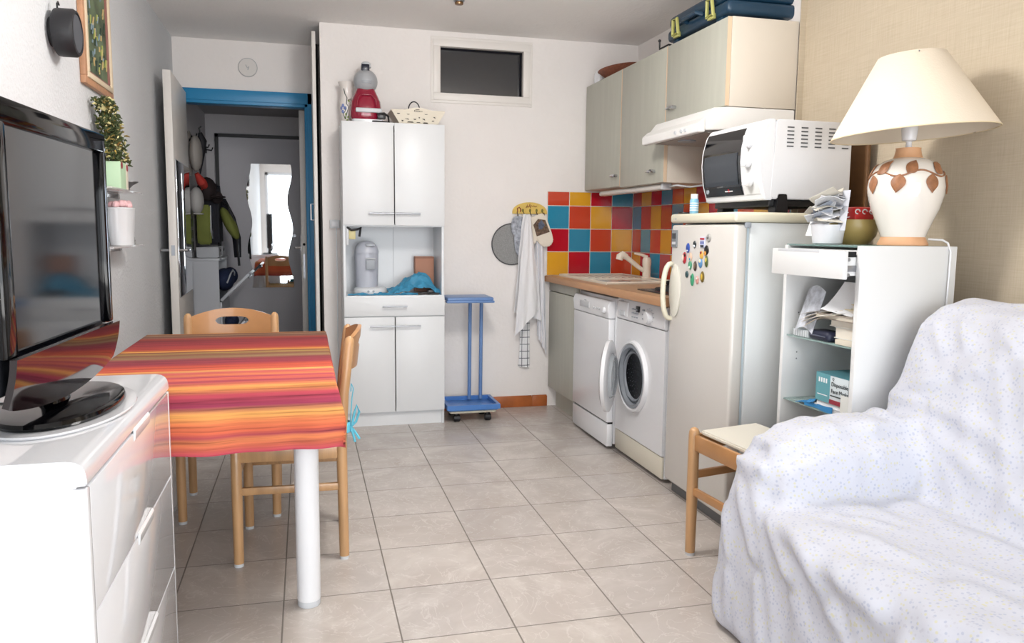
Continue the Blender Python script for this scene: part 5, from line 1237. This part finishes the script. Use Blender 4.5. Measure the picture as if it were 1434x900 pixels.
# lamp
lx, ly, lz = -.232, -2.868, UZ
LC = mat('glazed_cream_ceramic', '#e8e2da', .08, coat=.6); CLAY = mat('bare_clay', '#d3a27a', .6, nscale=10, namt=.08); LEAFM = mat('relief_clay_leaf', '#9c6a48', .5, nscale=60, namt=.25)
t = thing('table_lamp', 'large ceramic lamp with relief leaves and wide cream shade', 'lamp', (lx, ly, lz))
k_ = 1.0
BP = [(.070, 1.197), (.074, 1.21), (.089, 1.25), (.106, 1.29), (.118, 1.335), (.1205, 1.365), (.115, 1.40), (.096, 1.435), (.073, 1.452), (.045, 1.462)]
MB().lathe([(0, lz+.0015), (.079, lz+.0015), (.080, lz+.006), (.072, lz+.022), (.069, 1.198), (.0, 1.199)], (lx, ly, 0), 48).build('foot', CLAY, t)
MB().lathe([(0, 1.197)]+BP+[(0, 1.465)], (lx, ly, 0), 64).build('body', LC, t, 60)
MB().lathe([(.048, 1.460), (.043, 1.468), (.038, 1.49), (.040, 1.494), (.0, 1.495)], (lx, ly, 0), 40).build('neck', CLAY, t)
MB().lathe([(0, 1.494), (.01, 1.494), (.009, 1.515), (.022, 1.52), (.026, 1.555), (.026, 1.565), (0, 1.565)], (lx, ly, 0), 28).build('socket', ENAMEL, t)
def br(z):
    for (ra, za), (rb, zb) in zip(BP, BP[1:]):
        if za <= z <= zb: return ra+(rb-ra)*(z-za)/(zb-za)
    return .1
def onb(a, z, off=.002): r_ = br(z)+off; return Vector((lx+r_*math.sin(a), ly-r_*math.cos(a), z))
b = MB()
vine = [onb(-PI+k*2*PI/72, 1.405+.010*math.sin(k*2*PI/72*5)) for k in range(72)]
b.tube(vine, .0028, 6, True); b.build('relief_vine', LEAFM, t)
def leafgeo(a, z, rot, L_=.045, W2=.016):
    b = MB()
    def fn(u, v):
        s_ = u*L_; wv = W2*math.sin(PI*min(1, u**.8))*(2*v-1)
        da = (math.sin(rot)*s_+math.cos(rot)*wv)/br(max(1.2, min(1.46, z))); dzv = -math.cos(rot)*s_+math.sin(rot)*wv
        p = onb(a+da, max(1.21, min(1.458, z+dzv)), .003+.003*math.sin(PI*v)); return p
    b.grid(fn, 10, 6, .002); return b
for k in range(7):
    a = -2.6+k*.86
    leafgeo(a, 1.402, .15*math.sin(k*2.1), .062, .022).build('relief_leaf', LEAFM, t)
    leafgeo(a+.18, 1.405, 2.3+.2*math.sin(k), .055, .020).build('relief_leaf', LEAFM, t)
# shade: a wide cone, tilted slightly
ST = Matrix.Translation((lx, ly, 1.675)) @ Matrix.Rotation(R(-3.5), 4, 'Y') @ Matrix.Rotation(R(-2), 4, 'X') @ Matrix.Translation((0, 0, -1.675))
SHADE = mat('cream_lampshade_fabric', '#e2d6c4', .85, bump=.08, bscale=150)
b = MB(); b.lathe([(.258, -.135), (.104, .122), (.1015, .122), (.2555, -.134)], (lx, ly, 1.675), 72, M=Matrix.Rotation(R(-3.5), 4, 'Y') @ Matrix.Rotation(R(-2), 4, 'X'), cap=False)
sh_ = b.build('lamp_shade', SHADE, t, 60)
b = MB()
Ms = Matrix.Translation((lx, ly, 1.675)) @ Matrix.Rotation(R(-3.5), 4, 'Y') @ Matrix.Rotation(R(-2), 4, 'X')
b.tube([Ms @ Vector((.2565*math.cos(2*PI*k/60), .2565*math.sin(2*PI*k/60), -.1345)) for k in range(60)], .0022, 6, True)
b.build('lower_rim', simple('shade_binding', '#e0cfae', .8), sh_)
b = MB()
for k in range(3):
    a = k*2*PI/3; b.tube([Vector((lx, ly, 1.562)), Vector((lx+.03*math.cos(a), ly+.03*math.sin(a), 1.575)), Ms @ Vector((.11*math.cos(a), .11*math.sin(a), .118))], .002, 6)
b.build('wire_support', STEEL, t)
MB().ball((lx, ly, 1.60), .028, .028, .036, 20).build('bulb', mat('bulb_white', '#eeeeea', .3), t)
b = MB().tube([(lx+.06, ly-.05, 1.19), (lx+.085, ly-.085, 1.188), (lx+.095, -2.966, 1.178), (lx+.10, -2.976, 1.15), (lx+.098, -2.977, 1.0), (lx+.09, -2.976, .7), (lx+.09, -2.976, .5)], .0035, 8)
b.build('power_cord', ENAMEL, t)

# ------------------------------------------------------------------ sofa under a loose printed cover
def cover_mat():
    m = bpy.data.materials.new('white_sprigged_cotton'); m.use_nodes = True; nt = m.node_tree; L = nt.links; N = nt.nodes.new
    b = nt.nodes['Principled BSDF']; b.inputs['Roughness'].default_value = .9; tc = N('ShaderNodeTexCoord')
    v = N('ShaderNodeTexVoronoi'); v.inputs['Scale'].default_value = 98; L.new(tc.outputs['Object'], v.inputs['Vector'])
    lt = N('ShaderNodeMapRange'); lt.inputs['From Min'].default_value = .26; lt.inputs['From Max'].default_value = .38; lt.inputs['To Min'].default_value = 1; lt.inputs['To Max'].default_value = 0
    L.new(v.outputs['Distance'], lt.inputs[0])
    sp = N('ShaderNodeSeparateColor'); L.new(v.outputs['Color'], sp.inputs[0])
    r = N('ShaderNodeValToRGB'); r.color_ramp.interpolation = 'CONSTANT'; e = r.color_ramp.elements
    e[0].position = 0; e[0].color = s2l('#b0b5c6'); e[1].position = .4; e[1].color = s2l('#c6c4ae'); q = e.new(.72); q.color = s2l('#bcbdc8')
    L.new(sp.outputs[0], r.inputs[0])
    mx = N('ShaderNodeMix'); mx.data_type = 'RGBA'; mx.inputs['A'].default_value = s2l('#c4c6d0'); L.new(lt.outputs[0], mx.inputs['Factor']); L.new(r.outputs[0], mx.inputs['B'])
    L.new(mx.outputs['Result'], b.inputs['Base Color'])
    n = N('ShaderNodeTexNoise'); n.inputs['Scale'].default_value = 14; n.inputs['Detail'].default_value = 4; L.new(tc.outputs['Object'], n.inputs['Vector'])
    bp = N('ShaderNodeBump'); bp.inputs['Strength'].default_value = .25; bp.inputs['Distance'].default_value = .02; L.new(n.outputs['Fac'], bp.inputs['Height']); L.new(bp.outputs[0], b.inputs['Normal'])
    return m
b = MB(); ye = -4.95
b.box(-.985, -.08, ye, -3.02, .0, .40, .03, 2)
b.box(-.995, -.40, ye, -3.22, .25, .445, .06, 3)
b.prism([(-.985, .05), (-.99, .50), (-.96, .585), (-.88, .63), (-.70, .655), (-.30, .655), (-.20, .05)], 'y', -3.30, -3.02, r=.06)
b.prism([(-.56, .30), (-.50, .50), (-.36, .88), (-.31, .98), (-.25, 1.015), (-.10, 1.01), (-.06, .95), (-.05, .1)], 'y', ye, -3.035, r=.05)
tmp = b.build('sofa_form', UW); 
md = tmp.modifiers.new('r', 'REMESH'); md.mode = 'VOXEL'; md.voxel_size = .0145
me1 = evalmesh(tmp); bpy.data.objects.remove(tmp)
bm_ = bmesh.new(); bm_.from_mesh(me1)
for k in range(14): bmesh.ops.smooth_vert(bm_, verts=bm_.verts, factor=.5, use_axis_x=True, use_axis_y=True, use_axis_z=True)
bm_.normal_update()
def seg(p, a, c):
    ab = c-a; t_ = max(0, min(1, (p-a).dot(ab)/ab.length_squared)); return (p-(a+ab*t_)).length, t_
def V3(*a): return Vector(a)
folds = [  # (points, height, width): raised ridges of cloth; negative = creases
 ((V3(-.99, -3.06, .60), V3(-1.0, -3.25, .30), V3(-1.0, -3.34, .0)), .020, .022),
 ((V3(-.99, -3.12, .58), V3(-1.0, -3.42, .32), V3(-1.0, -3.62, .02)), .018, .02),
 ((V3(-.98, -3.22, .55), V3(-1.0, -3.55, .36), V3(-1.0, -3.85, .10)), .022, .022),
 ((V3(-.99, -3.03, .52), V3(-1.0, -3.12, .25), V3(-1.0, -3.14, .0)), .016, .018),
 ((V3(-.99, -3.30, .43), V3(-1.0, -3.75, .38), V3(-1.0, -4.2, .22)), .022, .026),
 ((V3(-.95, -3.36, .45), V3(-.85, -3.7, .45), V3(-.78, -4.2, .45)), .016, .035),
 ((V3(-.97, -3.32, .46), V3(-.80, -3.33, .49), V3(-.62, -3.32, .47)), -.022, .012),
 ((V3(-.94, -3.34, .48), V3(-.84, -3.39, .455), V3(-.76, -3.47, .45)), .026, .014),
 ((V3(-.90, -3.31, .52), V3(-.80, -3.37, .46), V3(-.70, -3.50, .45)), -.018, .010),
 ((V3(-.60, -3.34, .46), V3(-.58, -3.8, .455), V3(-.55, -4.3, .455)), .014, .04),
 ((V3(-.985, -3.05, .58), V3(-.93, -3.08, .62), V3(-.86, -3.06, .645)), .018, .016),
 ((V3(-.96, -3.10, .56), V3(-.90, -3.20, .58), V3(-.86, -3.30, .52)), -.016, .014),
 ((V3(-.46, -3.06, .66), V3(-.46, -3.18, .64), V3(-.49, -3.32, .50)), -.030, .014),
 ((V3(-.50, -3.05, .665), V3(-.52, -3.18, .655), V3(-.55, -3.32, .48)), .018, .014),
 ((V3(-.56, -3.08, .66), V3(-.62, -3.25, .63), V3(-.64, -3.31, .52)), .012, .014),
 ((V3(-.42, -3.06, .70), V3(-.40, -3.25, .78), V3(-.36, -3.5, .88)), .016, .022),
 ((V3(-.43, -3.05, .69), V3(-.42, -3.2, .70), V3(-.42, -3.45, .68)), .012, .02),
 ((V3(-.30, -3.10, .98), V3(-.36, -3.22, .86), V3(-.38, -3.30, .76)), .014, .018),
 ((V3(-.29, -3.20, .99), V3(-.35, -3.30, .88), V3(-.38, -3.42, .78)), .014, .016),
 ((V3(-.29, -3.3, .99), V3(-.34, -3.45, .90), V3(-.40, -3.7, .76)), .012, .02),
 ((V3(-.44, -3.25, .64), V3(-.46, -3.5, .56), V3(-.50, -3.8, .48)), .014, .03),
 ((V3(-.43, -3.3, .72), V3(-.44, -3.55, .64), V3(-.47, -3.9, .55)), .010, .03),
]
for v in bm_.verts:
    p = v.co.copy(); n_ = v.normal.copy(); d = 0
    for pts, hh, ww in folds:
        for i in range(len(pts)-1):
            dd, tt = seg(p, pts[i], pts[i+1])
            if dd < 3*ww:
                u = (i+tt)/(len(pts)-1)
                d += hh*math.exp(-(dd/ww)**2)*math.sin(PI*min(1, .12+.8*u))*1.25
                break
    # running wrinkles, drawn out along the fall of the cloth
    if abs(n_.x) > .6: q = Vector((p.x*2, (p.y-p.z*.55)*9, (p.z+p.y*.55)*1.6))
    elif n_.z > .5: q = Vector(((p.x+p.y*.35)*8, (p.y-p.x*.35)*1.6, p.z*3))
    else: q = Vector((p.x*11, p.y*5, p.z*3))
    w1 = noise.noise(q); w2 = noise.noise(q*2.3+Vector((5, 5, 5)))
    d += .009*max(0, 1-2.2*abs(w1))**2+.003*w2+.010*noise.noise(p*3.2)
    v.co = p+n_*d
    if p.z < .03: v.co.z = max(.002, p.z)
    v.co.y = min(v.co.y, -2.995); v.co.x = min(v.co.x, XR-.008)
    if p.z < .35 and n_.x < -.5: v.co.x -= .03*(1-p.z/.35)
for k in range(2): bmesh.ops.smooth_vert(bm_, verts=bm_.verts, factor=.3, use_axis_x=True, use_axis_y=True, use_axis_z=True)
t = thing('sofa', 'sofa covered by a loose white cotton throw with tiny sprigs', 'sofa', (-.55, -4.0, 0))
bm_.transform(Matrix.Translation((.55, 4.0, 0)))
me = bpy.data.meshes.new('slipcover'); bm_.to_mesh(me); bm_.free(); me.materials.append(cover_mat())
me.polygons.foreach_set('use_smooth', [True]*len(me.polygons))
o_ = bpy.data.objects.new('slipcover', me); COL.objects.link(o_); o_.parent = t
for x in (-.9, -.2):
    for y in (-3.15, -4.8): MB().cyl((x, y, 0), (x, y, .03), .02, n=12).build('foot', BLACKP, t)

# ------------------------------------------------------------------ hall things
t = thing('shoe_cabinet', 'white tip-out shoe cabinet with one flap hanging open in the hall', 'shoe cabinet', (-2.94, 1.5, 0))
HW = mat('hall_cabinet_white', '#c3c6cc', .4)
sx0, sx1, sy0_, sy1_ = XL+.005, -2.845, 1.20, 1.86
b = MB(); b.box(sx0, sx1, sy0_, sy0_+.018, 0, .96).box(sx0, sx1, sy1_-.018, sy1_, 0, .96).box(sx0, sx0+.01, sy0_, sy1_, 0, .96).box(sx0, sx1+.01, sy0_-.005, sy1_, .955, .975, .002).box(sx0, sx1, sy0_, sy1_, .46, .475).box(sx0, sx1, sy0_, sy1_, 0, .06)
b.build('carcass', HW, t)
for z0_, z1_ in ((.36, .66), (.06, .30)): MB().box(sx1-.002, sx1+.014, sy0_+.02, sy1_-.02, z0_+.0, z1_-.02).build('front_panel', HW, t)
for z0_, ang, hh in ((.66, 46, .29), (.30, 40, .26)):
    M = Matrix.Translation((sx1, 0, z0_)) @ Matrix.Rotation(R(ang), 4, 'Y')
    d = MB().box(-.0, .022, sy0_+.02, sy1_-.02, 0, hh, .002, M=M).build('flap', HW, t)
    MB().box(.022, .034, 1.48, 1.58, hh-.05, hh-.02, .003, M=M).build('handle', STEEL, d)
for lbl, y in (('white storage basket nearer the room on the shoe cabinet', 1.30), ('white storage basket farther back on the shoe cabinet', 1.58)):
    t = thing('storage_basket', lbl, 'basket', (-2.93, y+.1, .975), group='baskets on the shoe cabinet')
    b = MB().box(-3.0, -2.86, y, y+.22, .9755, .98)
    frame_flat(b, -3.01, -2.85, y-.005, y+.225, -3.0, -2.86, y+.005, y+.215, .98, 1.055); b.build('tub', mat('basket_grey_white', '#b9bbc0', .5), t)
    MB().box(-2.850, -2.848, y+.08, y+.14, 1.02, 1.04, .001).build('label_slot', simple('label_dark', '#3c3e44'), t)
NAVY = mat('navy_fabric', '#1f2a4a', .8)
t = thing('sports_bag', 'navy sports bag with a pale stripe stuffed in the open upper flap', 'bag', (-2.85, 1.45, .6))
b = MB(); b.ball((-2.83, 1.46, .80), .075, .14, .09, 20).ball((-2.80, 1.62, .82), .06, .10, .07, 16); b.build('body', NAVY, t)
MB().tube([(-2.80, 1.33, .78), (-2.775, 1.37, .85), (-2.765, 1.45, .875), (-2.76, 1.53, .85), (-2.77, 1.58, .79)], .006, 8).build('piping', LGREY, t)
t = thing('dark_shoe', 'dark blue shoe sticking out of the lower flap', 'shoe', (-2.78, 1.5, .3))
b = MB(); b.ball((-2.79, 1.48, .47), .06, .12, .05, 16).ball((-2.77, 1.42, .50), .035, .05, .04, 12); b.build('upper', NAVY, t)
MB().ball((-2.78, 1.48, .425), .055, .125, .018, 16).build('sole', simple('sole_dark', '#16181f'), t)
# coats and caps on the hall wall
def garment(b, pts, x0, x1, seed):
    """pts: (y, z) outline; the garment bulges away from the wall"""
    b.prism(pts, 'x', x0, x1, r=.012); return b
t = thing('coat_rack', 'dark rail of coat hooks high on the left hall wall', 'coat rack', (XL, 1.6, 1.88))
MB().box(XL, XL+.02, 1.05, 2.3, 1.85, 1.90, .004).build('rail', simple('rack_dark', '#202026'), t)
for k in range(5): MB().tube([(XL+.02, 1.15+k*.26, 1.87), (XL+.07, 1.15+k*.26, 1.865), (XL+.08, 1.15+k*.26, 1.89)], .006, 8).build('hook', BLACKP, t)
def bag_on_hook(name, label, cat, body, m, parts=()):
    t_ = thing(name, label, cat, body[0][0]); b = MB()
    for c, r_ in body: b.ball(c, *r_, n=18)
    b.build('body', m, t_)
    for nm, bb, mm in parts: bb.build(nm, mm, t_)
    return t_
bag_on_hook('straw_hat', 'pale round hat hanging on the left hall wall', 'hat', [((-2.965, 1.08, 1.74), (.045, .13, .13))], mat('pale_hat', '#a8a29c', .8),
            [('brim', MB().lathe([(.12, 0), (.16, .004), (.16, .008), (.11, .01)], (-3.01, 1.08, 1.74), 32, M=Matrix.Rotation(R(90), 4, 'Y'), cap=False), mat('pale_hat', '#a8a29c', .8))])
bag_on_hook('baseball_cap', 'off-white cap hanging below the red scarf', 'cap', [((-2.97, 1.08, 1.40), (.05, .10, .10))], mat('cap_white', '#b4b2b0', .8),
            [('visor', MB().box(-2.99, -2.93, 1.03, 1.14, 1.30, 1.31, .004), mat('cap_white', '#b4b2b0', .8))])
t = thing('red_scarf', 'bright red scarf end between the pale hats', 'scarf', (-2.95, 1.15, 1.55))
MB().tube([(-2.97, 1.12, 1.60), (-2.94, 1.15, 1.54), (-2.93, 1.2, 1.52), (-2.95, 1.24, 1.54)], .03, 10, rad=[.015, .035, .03, .012]).build('cloth', simple('scarf_red', '#b3352c', .8), t)
MB().tube([(-2.955, 1.22, 1.52), (-2.95, 1.26, 1.49)], .006, 6).build('fringe', simple('scarf_red', '#b3352c', .8), t)
t = thing('baseball_cap', 'dark brown cap hanging under the coat rack', 'cap', (-2.94, 1.4, 1.5))
b = MB(); b.ball((-2.93, 1.38, 1.50), .07, .10, .09, 18).ball((-2.87, 1.45, 1.44), .05, .05, .05, 14); b.build('crown', mat('dark_brown_cloth', '#2a1f20', .8), t)
MB().ball((-2.86, 1.36, 1.44), .07, .06, .012, 16).build('visor', mat('dark_brown_cloth', '#2a1f20', .8), t)
t = thing('umbrella', 'dark folded umbrella hanging from the rack', 'umbrella', (-2.95, 1.2, 1.8))
MB().tube([(-2.94, 1.16, 1.90), (-2.93, 1.17, 1.84), (-2.94, 1.18, 1.72), (-2.95, 1.18, 1.60)], .02, 10, rad=[.012, .035, .022, .004]).build('canopy', simple('umbrella_black', '#17171d', .7), t)
MB().tube([(-2.94, 1.16, 1.90), (-2.945, 1.16, 1.93), (-2.93, 1.16, 1.945)], .006, 8).build('handle', BLACKP, t)
YG = mat('yellow_green_fabric', '#7d8440', .8, nscale=12, namt=.1)
t = thing('hi_vis_vest', 'yellow-green high visibility vest with silver band in the hall', 'vest', (-2.95, 1.3, 1.2))
garment(MB(), [(1.36, 1.38), (1.455, 1.37), (1.46, 1.15), (1.42, 1.08), (1.39, 1.07), (1.37, 1.12)], XL+.03, -2.91, 1).build('body', YG, t)
b = MB(); b.prism([(1.365, 1.22), (1.458, 1.17), (1.458, 1.12), (1.37, 1.17)], 'x', -2.912, -2.905).prism([(1.375, 1.375), (1.40, 1.375), (1.40, 1.20), (1.375, 1.20)], 'x', -2.912, -2.905); b.build('reflective_band', mat('reflective_silver', '#c9ccd0', .3), t)
t = thing('dark_coat', 'long dark coat hanging behind the vest', 'coat', (-2.93, 1.7, 1.3))
b = MB(); b.prism([(1.50, 1.52), (1.66, 1.56), (1.76, 1.46), (1.80, 1.1), (1.78, 1.075), (1.50, 1.07), (1.48, 1.3)], 'x', XL+.03, -2.86, r=.02); b.build('body', mat('charcoal_coat', '#20212a', .8), t)
b = MB(); b.tube([(-2.86, 1.72, 1.42), (-2.80, 1.80, 1.28), (-2.76, 1.84, 1.12), (-2.755, 1.84, .96)], .03, 10, rad=[.04, .04, .035, .028]); b.build('sleeve', mat('charcoal_coat', '#20212a', .8), t)
t = thing('rucksack', 'yellow-green rucksack hanging in front of the dark coat', 'rucksack', (-2.86, 1.65, 1.3))
M = Matrix.Rotation(R(-25), 4, 'Y')
MB().ball((-2.79, 1.60, 1.24), .045, .09, .14, 20, M=M).build('body', YG, t)
MB().tube([(-2.86, 1.62, 1.42), (-2.80, 1.58, 1.38), (-2.76, 1.58, 1.26), (-2.74, 1.62, 1.12), (-2.73, 1.64, .90)], .010, 8).build('strap', BLACKP, t)
t = thing('photo_panel', 'narrow pinboard of small pictures on the left hall wall', 'pinboard', (XL, 1.2, 1.2))
MB().box(XL, XL+.012, 1.06, 1.32, 1.02, 1.38, .002).build('board', mat('pinboard_grey', '#7c8084', .7), t)
b = MB(); rnd = random.Random(4)
for i in range(3):
    for k in range(4): b.box(XL+.012, XL+.014, 1.08+i*.08, 1.14+i*.08, 1.04+k*.085, 1.10+k*.085, mi=rnd.randrange(3))
b.build('picture', [simple('pic_dark', '#24282c'), simple('pic_green', '#5a6a4a'), simple('pic_pale', '#9a9690')], t)

# unseen fitting made up for the added fill light
t = thing('added_fill_lamp', 'added fill lamp, out of view on the ceiling above the middle of the room', 'lamp', (-1.6, -2.6, 2.24))
MB().cyl((-1.6, -2.6, H), (-1.6, -2.6, 2.40), .01, n=12).cyl((-1.6, -2.6, H), (-1.6, -2.6, H-.02), .05, n=24).build('stem', STEEL, t)
b = MB(); b.lathe([(.04, .155), (.10, .12), (.13, .09)], (-1.6, -2.6, 2.24), 32, cap=False); b.build('collar', ENAMEL, t)
